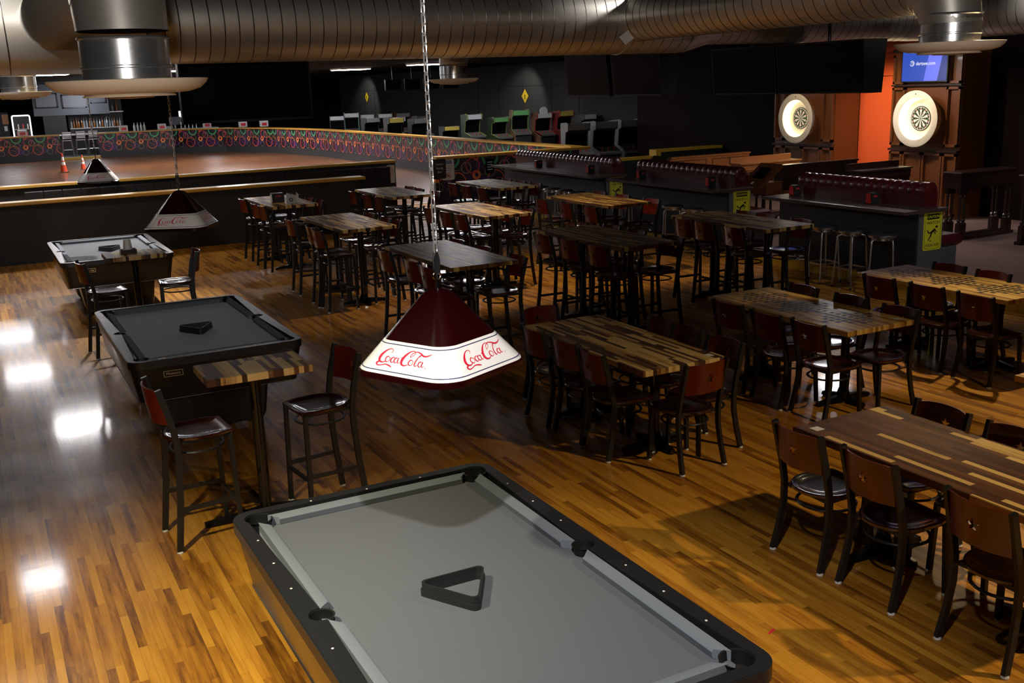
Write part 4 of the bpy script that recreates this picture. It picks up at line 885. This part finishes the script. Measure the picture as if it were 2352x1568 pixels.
def dart_surround(y, z, label, dlabel):
    t = thing('dart_surround', label, 'dartboard light', (15.70, y, z), 0, 'round lit dartboard surrounds')
    a = MB(); a.lathe([(0.36, 0.03), (0.505, -0.168), (0.51, -0.174), (0.50, -0.18), (0.385, -0.18), (0.38, -0.17)], n=56, ax='x', caps=False); a.build('outer_ring', 'ring_white', t)
    g_ = MB(); g_.lathe([(0.3795, -0.165), (0.345, 0.0)], n=56, ax='x', caps=False); g_.build('light_strip', 'ring_glow', t)
    w = MB(); w.lathe([(0.35, -0.004), (0.35, 0.006), (0.01, 0.006)], n=48, ax='x'); w.build('backing_disc', 'ring_white', t)
    h = MB(); h.cyl((-0.183, 0, 0.445), (-0.179, 0, 0.445), 0.012, 0.012, 12); h.build('camera_hole', 'pocket', t)
    d = thing('dartboard', dlabel, 'dartboard', (15.70, y, z), 0, 'dartboards')
    bb = MB(); bb.lathe([(0.225, 0.015), (0.225, -0.02), (0.01, -0.02)], n=48, ax='x'); bb.build('board', 'rackblack', d)
    sec = MB(); RR = [(0.0, 0.0065, 2), (0.0065, 0.016, 3), (0.016, 0.099, 9), (0.099, 0.107, 8), (0.107, 0.162, 9), (0.162, 0.170, 8)]
    for k in range(20):
        for r0, r1, kind in RR:
            mi = kind if kind < 4 else ((0 if k % 2 else 1) if kind == 9 else (2 if k % 2 else 3)); A = [radians(18 * k - 9 + 6 * j) for j in range(4)]
            vs_ = [(-0.0212, r1 * cos(a_), r1 * sin(a_)) for a_ in A] + [(-0.0212, r0 * cos(a_), r0 * sin(a_)) for a_ in reversed(A)]
            sec.add(vs_, [tuple(range(8))[::-1]], False, mi)
    sec.build('scoring_sectors', ['paper', 'rackblack', 'red', mat('dart_green', (0.02, 0.25, 0.06), 0.5)], d)
    wr = MB(); wr.tube([(-0.021, 0.205 * cos(radians(a)), 0.205 * sin(radians(a))) for a in range(0, 360, 12)], 0.004, 6, closed=True)
    nr = wr.build('number_ring', 'paper', d)
    for k, num in enumerate([20, 1, 18, 4, 13, 6, 10, 15, 2, 17, 3, 19, 7, 16, 8, 11, 14, 9, 12, 5]):
        a_ = radians(90 - 18 * k); text('number_text', str(num), 'paper', 0.032, (-0.022, -0.188 * cos(a_), 0.188 * sin(a_)), (radians(90), 0, radians(-90)), nr, 0.0004, bold=0.0006)
dart_surround(13.74, 1.95, 'white round lit surround nearest, on cabinet two', 'dartboard inside the nearer white ring'); dart_surround(16.87, 1.92, 'white round lit surround on the left cabinet', 'dartboard inside the farther white ring')
def turned_leg(x, y, z0, z1):
    H_ = z1 - z0; m = MB(); m.box(x - .035, y - .035, z0, x + .035, y + .035, z0 + H_ * .28); m.box(x - .035, y - .035, z1 - H_ * .12, x + .035, y + .035, z1)
    m.lathe([(0.033, H_ * .28), (0.022, H_ * .31), (0.035, H_ * .34), (0.018, H_ * .37), (0.026, H_ * .45), (0.02, H_ * .8), (0.03, H_ * .84), (0.02, H_ * .88)], (x, y, z0), 14); return m
def console(x0, x1, y, mk, label, top=1.22, apron=0.17, wdt=0.36, group='turned leg drink ledges in the dart area', rail=False):
    t = thing('drink_ledge', label, 'drink table', ((x0 + x1) / 2, y, 0.15), 0, group); w = (x1 - x0) / 2; H_ = top - 0.15
    a = MB(); a.box(-w, -wdt / 2, H_ - 0.03, w, wdt / 2, H_, c=0.006); a.build('top_board', mk, t)
    a = MB(); a.box(-w + .03, -wdt / 2 + .02, H_ - apron, w - .03, wdt / 2 - .02, H_ - .03)
    a.box(-w + .12, -wdt / 2 + .012, H_ - apron + .03, w - .12, -wdt / 2 + .02, H_ - apron + .04); a.box(-w + .12, -wdt / 2 + .012, H_ - .055, w - .12, -wdt / 2 + .02, H_ - .045); a.build('apron_panel', mk, t)
    if rail: a = MB(); a.box(-w, wdt / 2 - .05, H_, w, wdt / 2, H_ + .1); a.build('back_rail', mk, t)
    for sx in (-1, 1):
        for dx in (0, .1):
            for sy in (-1, 1): turned_leg(sx * (w - .08 - dx), sy * (wdt / 2 - .06), 0.05, H_ - apron).build('leg', 'wood_dark' if mk != 'wood_lit' else 'wood_dart', t)
    a = MB()
    for sy in (-1, 1): a.box(-w, sy * (wdt / 2 - .06) - .05, 0, w, sy * (wdt / 2 - .06) + .05, 0.05)
    a.build('skid_base', 'wood_dark', t)
console(13.85, 15.2, 11.45, 'wood_dark', 'dark drink ledge with turned legs, panel facing the camera at right', apron=0.26)
console(13.15, 14.35, 12.85, 'wood_dark', 'dark drink ledge in front of cabinet two', rail=True)
console(12.9, 14.4, 15.6, 'wood_lit', 'drink ledge in lit wood tone by the left dart lane', rail=True)
console(14.15, 15.4, 10.3, 'wood_dark', 'dark drink ledge cut off by the right edge')
def kiosk(x0, x1, y, mk, label):
    t = thing('lane_kiosk', label, 'kiosk', (x0, y, 0.15), 0, 'lane dividers with tablet kiosks'); w = x1 - x0
    a = MB(); a.box(0.35, -0.05, 0.72, w, 0.05, 1.13); a.box(0.33, -0.07, 1.13, w + .02, 0.07, 1.16); a.build('divider_panel', mk, t)
    p = MB()
    for xa, xb in ((0.5, w / 2 + .1), (w / 2 + .25, w - .1)):
        for q in ((xa, xb, .78, .79), (xa, xb, 1.07, 1.08), (xa, xa + .01, .78, 1.08), (xb - .01, xb, .78, 1.08)): p.box(q[0], -0.058, q[2], q[1], -0.05, q[3])
    p.build('panel_moulding', 'wood_dark', t)
    h = MB(); h.loft([[(-0.22, -.26, .80), (0.30, -.26, 1.16), (0.30, .26, 1.16), (-0.22, .26, .80)], [(-0.22, -.26, .84), (0.24, -.26, 1.20), (0.24, .26, 1.20), (-0.22, .26, .84)]], False)
    h.box(-0.05, -.22, .70, .30, .22, .90); h.build('slanted_head', 'wood_dart' if mk == 'wood_dark' else 'wood_dark', t)
    s = MB(); n_ = Vector((-0.36, 0, 0.46)).normalized()
    def sl(u, v, o_): p_ = Vector((-0.22, 0, .84)) + Vector((0.46, 0, 0.36)) * u + n_ * o_; return (p_.x, v, p_.z)
    s.loft([[sl(.35, .14, .001), sl(.35, -.14, .001), sl(.8, -.14, .001), sl(.8, .14, .001)], [sl(.36, .13, .02), sl(.36, -.13, .02), sl(.79, -.13, .02), sl(.79, .13, .02)]], False); s.build('tablet', 'screen', t)
    s = MB(); s.loft([[sl(.1, .04, .001), sl(.1, -.01, .001), sl(.2, -.01, .001), sl(.2, .04, .001)], [sl(.1, .04, .004), sl(.1, -.01, .004), sl(.2, -.01, .004), sl(.2, .04, .004)]], False); s.build('sticker', 'paper', t)
    for lx in (0.02, 0.16, w - .2, w - .06):
        for sy in (-1, 1): turned_leg(lx, sy * .1, 0.05, .74).build('leg', 'wood_dark', t)
    a = MB(); a.box(-.1, -.2, 0, w, .2, .05); a.build('skid_base', 'wood_dark', t)
kiosk(12.0, 14.2, 13.85, 'wood_dark', 'dark lane divider with a tablet kiosk on its slanted head'); kiosk(11.9, 14.3, 16.9, 'wood_lit', 'lane divider in lit wood tone with a dark kiosk head')

# ================================================================== RINK SEATING, SIGNS
b = MB()
for k in range(22): b.box(0.95 + k * 0.355, 0, 0.45, 0.95 + k * 0.355 + 0.345, 0.12, 1.06, c=0.012)
b.box(0.95, -0.5, 0.38, 8.76, 0.0, 0.46)
tag(b.build('wall_bench', 'tvbody', None, (0, 22.95, 0)), 'long black padded bench back below the rink rail', 'bench')
def plate_sign(name, x, y, z, w, h, mk, label, lines, faces=(), cat='sign', tm='sign_blk'):
    t = thing(name, label, cat, (x, y, z)); a = MB(); a.T = Matrix.Rotation(radians(90), 4, 'X'); a.prism(rrect(-w / 2, -h / 2, w / 2, h / 2, min(w, h) * .12, 4), 0, 0.008); a.build('plate', mk, t)
    for body, zz, sz, tmk in lines:
        if body == '-': q_ = MB(); q_.box(-w * .3, -.0095, zz - sz / 2, w * .3, -.0085, zz + sz / 2); q_.build('print_line', tmk, t); continue
        text('sign_text', body, tmk, sz, (0, -0.0095, zz), (radians(90), 0, 0), t, 0.0004, sx=0.85)
    return t
t = plate_sign('notice_sign', 10.36, 23.2495, 0.86, 0.33, 0.50, 'paper', 'white NOTICE sign with blue heading on the circle pattern wall', [('NOTICE', .18, .075, 'paper'), ('NO FOOD OR', .09, .045, 'sign_blk'), ('DRINKS IN', .035, .045, 'sign_blk'), ('THIS AREA', -.02, .045, 'sign_blk')])
a = MB(); a.T = Matrix.Rotation(radians(90), 4, 'X'); a.prism(rrect(-.11, .14, .11, .22, .01, 3), 0.0082, 0.009); a.build('heading_box', 'sign_blue', t)
a = MB(); a.tube([(.06 * cos(radians(q)), -0.012, -.14 + .06 * sin(radians(q))) for q in range(0, 360, 20)], 0.006, 6, closed=True); a.cyl((-.042, -.012, -.098), (.042, -.012, -.182), .005, .005, 6); a.build('prohibition_ring', 'redsign', t)
a = MB(); a.box(-.03, -.0115, -.16, .0, -.0095, -.115); a.box(0, -.0115, -.165, .03, -.0095, -.135); a.build('drink_symbol', 'sign_blk', t)
plate_sign('rules_sign', 8.88, 23.2495, 0.86, 0.19, 0.42, 'paper', 'narrow white sign on the end of the black rink wall', [('-', .12, .015, 'redsign'), ('-', .08, .012, 'redsign'), ('-', .03, .014, 'redsign'), ('-', -.01, .010, 'redsign'), ('-', -.06, .006, 'sign_blk'), ('-', -.09, .006, 'sign_blk')])
plate_sign('post_sign', 10.07, 23.2495, 0.92, 0.09, 0.36, 'paper', 'very narrow white sign at the left end of the circle pattern wall', [('-', .08, .012, 'redsign'), ('-', .04, .012, 'redsign'), ('-', 0, .012, 'redsign')])
plate_sign('menu_holder', 11.5, 23.2495, 0.88, 0.24, 0.36, 'screen', 'dark framed poster holder on the circle pattern wall', [('-', .09, .02, 'paper'), ('-', .03, .02, 'paper'), ('-', -.03, .02, 'paper'), ('-', -.09, .02, 'paper')])
t = plate_sign('skating_sign', 9.72, 22.3, 0.97, 0.33, 0.46, 'sign_blk', 'black stand sign with white italic lettering at the skate entry', [('Caution', .11, .075, 'paper'), ('Skating', .02, .075, 'paper'), ('Box', -.07, .075, 'paper')])
a = MB(); a.cyl((0, 0.02, -.97), (0, 0.02, -.2), 0.014, 0.014, 10); a.lathe([(0.16, -.97), (0.16, -.955), (0.02, -.94)], (0, .02, 0), 20); a.build('stand', 'metal_black', t)
for x, y, z, lb in ((21.97, 60.8, 2.36, 'yellow warning diamond farther left on the arcade wall'), (21.97, 40.7, 2.30, 'yellow warning diamond above the bright arcade games')):
    t = thing('warning_sign', lb, 'sign', (x, y, z), 0, 'yellow warning diamonds'); a = MB(); a.add([(0, 0, -.30), (0, .30, 0), (0, 0, .30), (0, -.30, 0), (.012, 0, -.30), (.012, .30, 0), (.012, 0, .30), (.012, -.30, 0)], [(0, 3, 2, 1), (4, 5, 6, 7), (0, 1, 5, 4), (1, 2, 6, 5), (2, 3, 7, 6), (3, 0, 4, 7)]); a.build('plate', 'sign_yel2', t)
    g_ = MB(); g_.cyl((-.004, 0, .06), (-.001, 0, .06), .03, .03, 12); g_.rtube([(-.003, .0, .03), (-.003, .0, -.06)], .02, .002, (0, 1, 0)); g_.rtube([(-.003, 0, -.06), (-.003, .07, -.13)], .012, .002, (0, 1, 0)); g_.rtube([(-.003, 0, -.06), (-.003, -.07, -.13)], .012, .002, (0, 1, 0)); g_.rtube([(-.003, -.08, .0), (-.003, .08, .02)], .012, .002, (0, 0, 1)); g_.build('figure', 'sign_blk', t)
# traffic cones on the rink
for x, y, s, lb in ((3.45, 45.6, 1.0, 'orange traffic cone with two white bands on the rink floor'), (4.28, 46.6, 0.8, 'traffic cone half hidden behind the far pendant lamp')):
    t = thing('traffic_cone', lb, 'traffic cone', (x, y, 0), 0, 'traffic cones'); a = MB(); a.box(-.18 * s, -.18 * s, 0, .18 * s, .18 * s, .03 * s, 0, c=.008)
    def rz_(z_): return (0.135 - 0.11 * z_ / .76) * s
    for z0, z1, mi in ((.03, .30, 1), (.30, .42, 2), (.42, .47, 1), (.47, .62, 2), (.62, .76, 1)): a.lathe([(rz_(z0), z0 * s), (rz_(z1), z1 * s)], n=20, mi=mi)
    a.build('cone_body', ['rackblack', 'cone', 'white'], t)

# ================================================================== SMALL ITEMS
t = thing('napkin_box', 'black napkin box with red label on the far left bar table', 'napkin holder', (4.46, 16.95, 1.0705)); a = MB(); a.box(-.10, -.06, 0, .10, .06, .15, c=.008); a.build('case', 'rackblack', t); a = MB(); a.box(-.04, -.0625, .09, .05, -.0605, .11); a.build('red_label', 'redsign', t); a = MB(); a.box(-.106, -.05, .01, -.101, .05, .13); a.build('side_card', 'paper', t)
t = thing('menu_card', 'white folded menu card leaning on the napkin box table', 'menu card', (4.6, 16.6, 1.0705)); a = MB(); a.loft([[(-.08, -.04, 0), (.08, -.04, 0), (.08, -.037, 0), (-.08, -.037, 0)], [(-.08, 0, .17), (.08, 0, .12), (.08, .003, .12), (-.08, .003, .17)]], False); a.loft([[(-.08, .04, 0), (.08, .04, 0), (.08, .043, 0), (-.08, .043, 0)], [(-.08, 0.003, .17), (.08, 0.003, .12), (.08, .006, .12), (-.08, .006, .17)]], False); a.build('card', 'paper', t); a = MB(); a.tube([(-.02 + .025 * cos(radians(q)), -.034 + .012 * (1 + sin(radians(q))) * .4, .06 + .025 * sin(radians(q))) for q in range(0, 360, 30)], .007, 6, closed=True); a.build('printed_ring', 'sign_blk', t)
t = thing('glass_shaker', 'small clear glass shaker beside the white menu card', 'shaker', (4.78, 16.9, 1.0705)); a = MB(); a.lathe([(.022, 0), (.024, .01), (.02, .10), (.015, .12)], n=14); a.build('body', 'glass', t); a = MB(); a.lathe([(.016, .121), (.016, .14), (.006, .146)], n=14); a.build('lid', 'chrome', t)
t = thing('cup_caddy', 'dark condiment caddy on the far small drink table', 'caddy', (1.52, 12.62, 1.0705)); a = MB(); a.box(-.09, -.06, 0, .09, .06, .012); 
for q in ((-.09, -.06, -.082, .06), (.082, -.06, .09, .06), (-.082, -.06, .082, -.052), (-.082, .052, .082, .06)): a.box(q[0], q[1], .012, q[2], q[3], .05)
a.build('tray', 'wood_dark', t)
a = MB(); a.lathe([(.052, 0), (.055, .004), (.040, .15), (.036, .152)], n=24); tag(a.build('white_cup', 'white', None, (1.52, 12.62, 1.083)), 'upturned white cup standing in the dark caddy', 'cup')
for x, y, z, lb in ((4.28, 4.38, .7605, 'white sticker on the corner of the dark low table'), (4.82, 6.1, .7605, 'small sticker on the boldly striped low table'), (6.87, 6.14, .7605, 'small sticker on the nearer checkerboard table'), (6.82, 9.36, 1.0705, 'pale sticker on the dark bar table behind')):
    a = MB(); a.box(-.032, -.032, 0, .032, .032, .001); tag(a.build('table_sticker', 'paper', None, (x, y, z)), lb, 'sticker', 'square table stickers')
a = MB(); a.box(-.03, -.007, 0, .03, .007, .0015); o = a.build('paper_scrap', 'redsign', None, (3.38, 3.73, 0.0005)); o.rotation_euler = (0, 0, .4); tag(o, 'tiny red scrap lying on the wood floor', 'scrap')

# ================================================================== BAR BEHIND THE RINK
for k, (x, lb) in enumerate(((2.6, 'left of the gap'), (7.2, 'just right of the gap'), (9.05, 'second right of the gap'), (11.2, 'third'), (12.6, 'fourth'), (13.4, 'fifth'))):
    y = 55.6 if x < 10.8 else 55.5 - (x - 10.8) * 1.3 + .12
    t = thing('menu_caddy', f'white and red menu caddy on the far rink rail, {lb}', 'caddy', (x, y, 1.2005), 0, 'white menu caddies on the far rail'); a = MB(); a.box(-.2, -.09, 0, .2, .09, .30, c=.02); a.build('case', 'paper', t); a = MB(); a.box(-.12, -.096, .06, .12, -.091, .2); a.build('red_label', 'redsign', t)
b = MB(); b.box(-8, 58.6, .02, 12.5, 59.4, 1.05, 0); b.box(-8, 58.45, 1.05, 12.5, 59.5, 1.12, 1); tag(b.build('bar_counter_far', ['wallgrey', 'alu']), 'long pale bar counter behind the rink', 'bar counter')
def metal_chair(x, y, label):
    t = thing('metal_bar_chair', label, 'bar chair', (x, y, .11), 0, 'metal bar chairs in the rink wall gap')
    s = MB(); s.box(-.22, -.2, .74, .22, .2, .77, c=.008); s.build('seat', 'alu', t)
    for sx in (-1, 1):
        for sy in (-1, 1): l = MB(); l.tube([(sx * .20, sy * .18, .74), (sx * .26, sy * .24, 0)], .016, 8); l.build('leg', 'alu', t)
    f = MB(); f.tube([(sx_ * .225, sy_ * .205, .3) for sx_, sy_ in ((-1, -1), (1, -1), (1, 1), (-1, 1))], .011, 8, closed=True); f.build('footrest', 'alu', t)
    bk = MB(); bk.tube([(-.2, -.2, .76), (-.21, -.26, 1.15)], .014, 8); bk.tube([(.2, -.2, .76), (.21, -.26, 1.15)], .014, 8)
    for z in (.86, .93, 1.0, 1.07, 1.14): bk.box(-.2, -.27, z, .2, -.25, z + .035)
    bk.build('slatted_back', 'alu', t)
metal_chair(4.6, 56.6, 'slatted metal bar chair left in the gap'); metal_chair(5.25, 56.7, 'slatted metal bar chair in the middle of the gap'); metal_chair(5.85, 56.9, 'slatted metal bar chair right, cut by the lamp chain')
b = MB(); b.box(5.2, 61.0, .02, 8.0, 61.6, 1.3, 0); b.box(5.2, 61.0, 2.1, 8.0, 61.5, 2.15, 1); b.box(5.2, 61.0, 1.3, 8.0, 61.5, 1.34, 1); b.box(5.2, 61.5, .1, 8.0, 61.6, 3.1, 0); tag(b.build('back_bar', ['tvbody', 'alu']), 'dark back bar shelf carrying the bottles', 'shelf')
cols = ['amber', 'glass', 'glass', 'amber', 'white', 'glass', 'alu', 'amber']
ORD = 'first second third fourth fifth sixth seventh eighth ninth tenth eleventh twelfth thirteenth fourteenth fifteenth sixteenth seventeenth eighteenth nineteenth twentieth'.split()
KIND = {'amber': 'amber', 'glass': 'clear', 'white': 'white', 'alu': 'silvery'}
for row, (z, n, dy) in enumerate(((1.345, 20, .12), (2.155, 12, .15))):
    for k in range(n):
        x = 5.3 + k * (2.6 / n) + random.uniform(-.02, .02); hh = random.uniform(.8, 1.1); cc_ = random.choice(cols); t = thing('liquor_bottle', '%s bottle, %s from the left on the %s' % (KIND[cc_], ORD[k], 'lower back bar shelf' if row == 0 else 'upper back bar shelf'), 'bottle', (x, 61.0 + dy, z), 0, 'bottles on the %s of the back bar' % ('lower shelf' if row == 0 else 'upper shelf'))
        a = MB(); a.lathe([(.045, 0), (.047, .02), (.047, .2 * hh + .1), (.018, .3 * hh + .08), (.016, .4 * hh + .1)], n=10); a.build('body', cc_, t)
b = MB(); b.box(5.2, 61.0, 1.34, 8.0, 61.1, 1.345)
for k in range(4):
    t = thing('squeeze_bottle', 'pale squeeze bottle, %s from the left, right of the liquor shelf' % ORD[k], 'bottle', (8.2 + .17 * k, 59.0, 1.121), 0, 'pale squeeze bottles on the bar'); a = MB(); a.lathe([(.06, 0), (.06, .24), (.03, .3), (.012, .42)], n=10); a.build('body', 'greybin', t)
t = thing('display_cooler', 'cooler with a glowing white frame at the far left', 'cooler', (2.85, 60.5, .02)); a = MB(); a.box(-.45, 0, 0, .45, .7, 2.15); a.build('cabinet', 'tvbody', t)
a = MB(); a.tube([(x_, -.02, z_) for x_, z_ in rrect(-.42, .15, .42, 2.1, .08, 4)], .035, 8, closed=True); a.build('lit_frame', 'lit', t)
a = MB()
for z in (.6, 1.0, 1.4): a.box(-.36, -.012, z, .36, -.002, z + .02, 0)
for k in range(9): a.box(-.34 + k * .075, -.016, (.63, 1.03, 1.43)[k % 3], -.29 + k * .075, -.004, (.63, 1.03, 1.43)[k % 3] + .24, 1 + k % 2)
a.build('shelf_goods', ['alu', 'cream', 'redsign'], t)
b = MB(); b.box(1.3, 61.5, .02, 2.3, 61.7, 2.3, 0); b.box(2.0, 61.45, 1.7, 2.3, 61.5, 2.2, 1); b.box(2.05, 61.45, 1.35, 2.2, 61.5, 1.6, 2); tag(b.build('service_door', ['wallgrey', 'wood_lit', 'paper']), 'grey door panel with papers at the far left', 'door')
for x0, x1, z0, z1, lb in ((3.6, 4.7, 2.45, 3.2, 'pale framed menu board at the left of the bar'), (4.9, 6.1, 2.4, 3.1, 'second pale framed menu board above the bar'), (6.3, 7.1, 2.6, 3.1, 'dark framed board above the bottles')):
    t = thing('menu_board', lb, 'menu board', (x0, 60.209, z0), 0, 'framed boards over the bar'); a = MB(); w_, h_ = x1 - x0, z1 - z0
    for q in ((0, w_, 0, .06), (0, w_, h_ - .06, h_), (0, .06, 0, h_), (w_ - .06, w_, 0, h_)): a.box(q[0], 0, q[2], q[1], .06, q[3])
    a.build('frame', 'tvbody', t); a = MB(); a.box(.06, .02, .06, w_ - .06, .04, h_ - .06); a.build('board_face', 'endpanel' if x0 > 6 else mat('pale_board', (.13, .13, .145), .6), t)
b = MB(); b.box(3.5, 60.27, 2.05, 7.2, 60.5, 3.66, 0); b.box(3.9, 60.3, .02, 5.0, 60.5, 2.05, 1); struct('wall_bar', b, ['endpanel', 'wallgrey'], label='blue grey bulkhead wall over the far bar')
t = thing('cash_register', 'pale cash register on the bar right of the bottles', 'register', (9.9, 59.0, 1.121)); a = MB(); a.box(-.25, -.2, 0, .25, .2, .15, c=.01); a.build('drawer', 'greybin', t); a = MB(); a.box(.1, -.05, .2, .75, .0, .62); a.build('monitor', 'endpanel', t); a = MB(); a.cyl((.4, 0, .0), (.4, 0, .3), .04, .04, 10); a.build('stand', 'greybin', t)
for k in range(5):
    t = thing('draft_tap', 'silver tap handle, %s from the left, right of the register' % ORD[k], 'tap', (10.6 + .2 * k, 58.9, 1.121), 0, 'tap handles on the bar'); a = MB(); a.lathe([(.03, 0), (.03, .12), (.015, .14), (.03, .3), (.02, .34)], n=10); a.build('handle', 'alu', t)
# glowing small screens at the back right of the bar
for x, z, w_, h_, lb in ((11.9, 1.55, .25, .4, 'small bright window left at the back'), (14.6, 1.4, .4, .5, 'bright white window under the huge black screen'), (15.8, 1.5, .35, .3, 'bluish window right under the huge black screen')):
    a = MB(); a.box(-w_ / 2, -.02, 0, w_ / 2, .02, h_); o = a.build('lit_panel', 'lit', None, (x, 65.78, z)); tag(o, lb, 'panel', 'small lit panels at the back')

# ================================================================== ARCADE
ACOL = {'blue': (0.12, 0.42, 0.62), 'green': (0.015, 0.03, 0.012), 'tan': (0.16, 0.09, 0.045), 'dark': (0.02, 0.02, 0.025), 'red': (0.09, 0.01, 0.01), 'grey': (0.10, 0.10, 0.10), 'brown': (0.10, 0.05, 0.03), 'purple': (0.10, 0.05, 0.12)}
for k_, v_ in ACOL.items(): M['arc_' + k_] = mat('arcade_side_' + k_, v_, 0.45)
M['marq_y'] = mat('marquee_yellow', (0.32, 0.25, 0.05), .5, emit=(0.5, 0.4, 0.08), es=.08); M['marq_g'] = mat('marquee_green', (0.10, 0.22, 0.08), .5, emit=(0.1, 0.5, 0.15), es=.10)
M['marq_w'] = mat('marquee_white', (0.4, 0.42, 0.45), .5, emit=(0.5, 0.5, 0.55), es=.06); M['marq_d'] = mat('marquee_dim', (0.12, 0.12, 0.11), .5); M['acid'] = mat('acid_green_trim', (0.28, 0.36, 0.06), .5)
def arcade(x, y, rz, side, marq, label, h=1.75, w=.66, round_top=False, trim=None):
    t = thing('arcade_machine', label, 'arcade game', (x, y, .02), rz, 'arcade games behind the rink wall'); k = h / 1.75
    prof = [(-.42, 0), (.38, 0), (.38, 1.72 * k), (.0, 1.75 * k), (-.16, 1.72 * k), (-.14, 1.52 * k), (.02, 1.48 * k), (.10, 1.05 * k), (-.18, .98 * k), (-.42, .90 * k), (-.42, .82 * k), (-.34, .78 * k)]
    def side_(x0, x1, mb, pr): mb.loft([[(x0, p[0], p[1]) for p in pr], [(x1, p[0], p[1]) for p in pr]], False)
    a = MB(); a.T = None
    for x0, x1 in ((-w / 2, -w / 2 + .025), (w / 2 - .025, w / 2)):
        tri = tessellate_polygon([[Vector((p[0], p[1], 0)) for p in prof]]); n = len(prof); vs_ = [(x0, p[0], p[1]) for p in prof] + [(x1, p[0], p[1]) for p in prof]
        fs = [list(q) for q in tri] + [[n + i for i in q][::-1] for q in tri] + [(i, (i + 1) % n, n + (i + 1) % n, n + i) for i in range(n)]
        a.add(vs_, fs)
    a.build('side_panels', 'arc_' + side, t)
    c = MB(); c.box(-w / 2 + .025, -.38, 0, w / 2 - .025, .36, .80 * k); c.box(-w / 2 + .025, .12, .80 * k, w / 2 - .025, .36, 1.70 * k); c.build('carcass', 'arc_dark', t)
    m = MB(); m.box(-w / 2 + .03, -.15, 1.54 * k, w / 2 - .03, .12, 1.71 * k); m.build('marquee', marq, t)
    s = MB(); s.loft([[(-w / 2 + .03, .09, 1.05 * k), (w / 2 - .03, .09, 1.05 * k), (w / 2 - .03, .12, 1.05 * k), (-w / 2 + .03, .12, 1.05 * k)], [(-w / 2 + .03, .03, 1.48 * k), (w / 2 - .03, .03, 1.48 * k), (w / 2 - .03, .12, 1.48 * k), (-w / 2 + .03, .12, 1.48 * k)]], False); s.build('screen', 'screen', t)
    p = MB(); p.loft([[(-w / 2, -.42, .84 * k), (w / 2, -.42, .84 * k), (w / 2, .09, 1.0 * k), (-w / 2, .09, 1.0 * k)], [(-w / 2, -.42, .89 * k), (w / 2, -.42, .89 * k), (w / 2, .09, 1.04 * k), (-w / 2, .09, 1.04 * k)]], False)
    for q in (-.18, .0, .18): p.cyl((q, -.22, .96 * k), (q, -.22, 1.03 * k), .012, .02, 8, 1)
    p.build('control_panel', [('marq_d' if trim is None else 'arc_grey'), 'red'], t)
    if trim:
        e = MB()
        for x0 in (-w / 2, w / 2): e.tube([(x0, q[0], q[1]) for q in prof[3:10]], .009, 6)
        e.build('edge_trim', trim, t)
    if round_top: e = MB(); e.lathe([(.17, -.02), (.17, .02)], (0, -.05, 1.80 * k), 20, ax='y'); e.build('topper', marq, t)
    return t
AM = [(17.6, 36.9, .1, 'green', 'marq_w', 'green trimmed arcade game, first of the bright group', 1.75, 0, 'acid'), (18.5, 36.4, .1, 'green', 'marq_g', 'black and acid green arcade game with a white flash, bright group', 1.6, 0, 'acid'),
      (19.3, 36.2, -.2, 'tan', 'marq_g', 'tan sided arcade game with a green marquee', 1.85, 0, 'marq_g'), (20.1, 35.8, .0, 'brown', 'marq_w', 'brown arcade game with a round white topper', 1.7, 1, 'red'), (20.9, 35.5, .1, 'red', 'marq_y', 'arcade game with a yellow square sign on top', 1.75, 0, 'red'),
      (21.4, 34.6, .2, 'dark', 'marq_w', 'dark arcade game right of the bright group', 1.6, 0, None), (16.5, 36.6, 0, 'dark', 'marq_y', 'dark arcade game with an oval yellow sign', 1.35, 0, None), (15.9, 38.2, .1, 'dark', 'marq_d', 'dim arcade game under the far diffuser', 1.65, 0, None), (15.2, 39.0, .1, 'dark', 'marq_y', 'dark arcade game with a faint yellow marquee', 1.7, 0, None),
      (15.2, 46.2, -.3, 'purple', 'marq_w', 'purplish arcade game left in the far group', 1.7, 0, None), (16.0, 46.5, -.3, 'blue', 'marq_w', 'light blue sided arcade game in the far group', 1.8, 0, 'acid'), (16.8, 46.6, -.3, 'red', 'marq_w', 'dark red arcade game right of the light blue one', 1.7, 0, None), (17.6, 46.4, -.3, 'green', 'marq_w', 'green edged arcade game in the far group', 1.7, 0, 'acid'), (18.4, 46.2, -.2, 'red', 'marq_d', 'maroon arcade game at the right of the far group', 1.7, 0, None),
      (15.4, 42.2, .1, 'dark', 'marq_d', 'shadowed arcade game behind the lamp chain, left', 1.65, 0, None), (16.4, 41.8, .1, 'dark', 'marq_w', 'shadowed arcade game with a small white marquee behind the chain', 1.65, 0, None), (17.4, 41.4, .1, 'dark', 'marq_d', 'shadowed arcade game behind the lamp chain, right', 1.65, 0, None)]
for x, y, rz, sd, mq, lb, h, rt, tr in AM: arcade(x, y, rz, sd, mq, lb, h, round_top=bool(rt), trim=tr)
for x, y, lb in ((14.8, 24.5, 'shadowed arcade game past the end of the rink rail'), (15.75, 24.6, 'shadowed pinball like game beside it'), (16.65, 24.7, 'shadowed arcade game with steel side edges'), (18.3, 25.0, 'shadowed cabinet with a web design on its side')):
    arcade(x, y, -.15, 'grey', 'marq_d', lb, 1.75, trim=None)
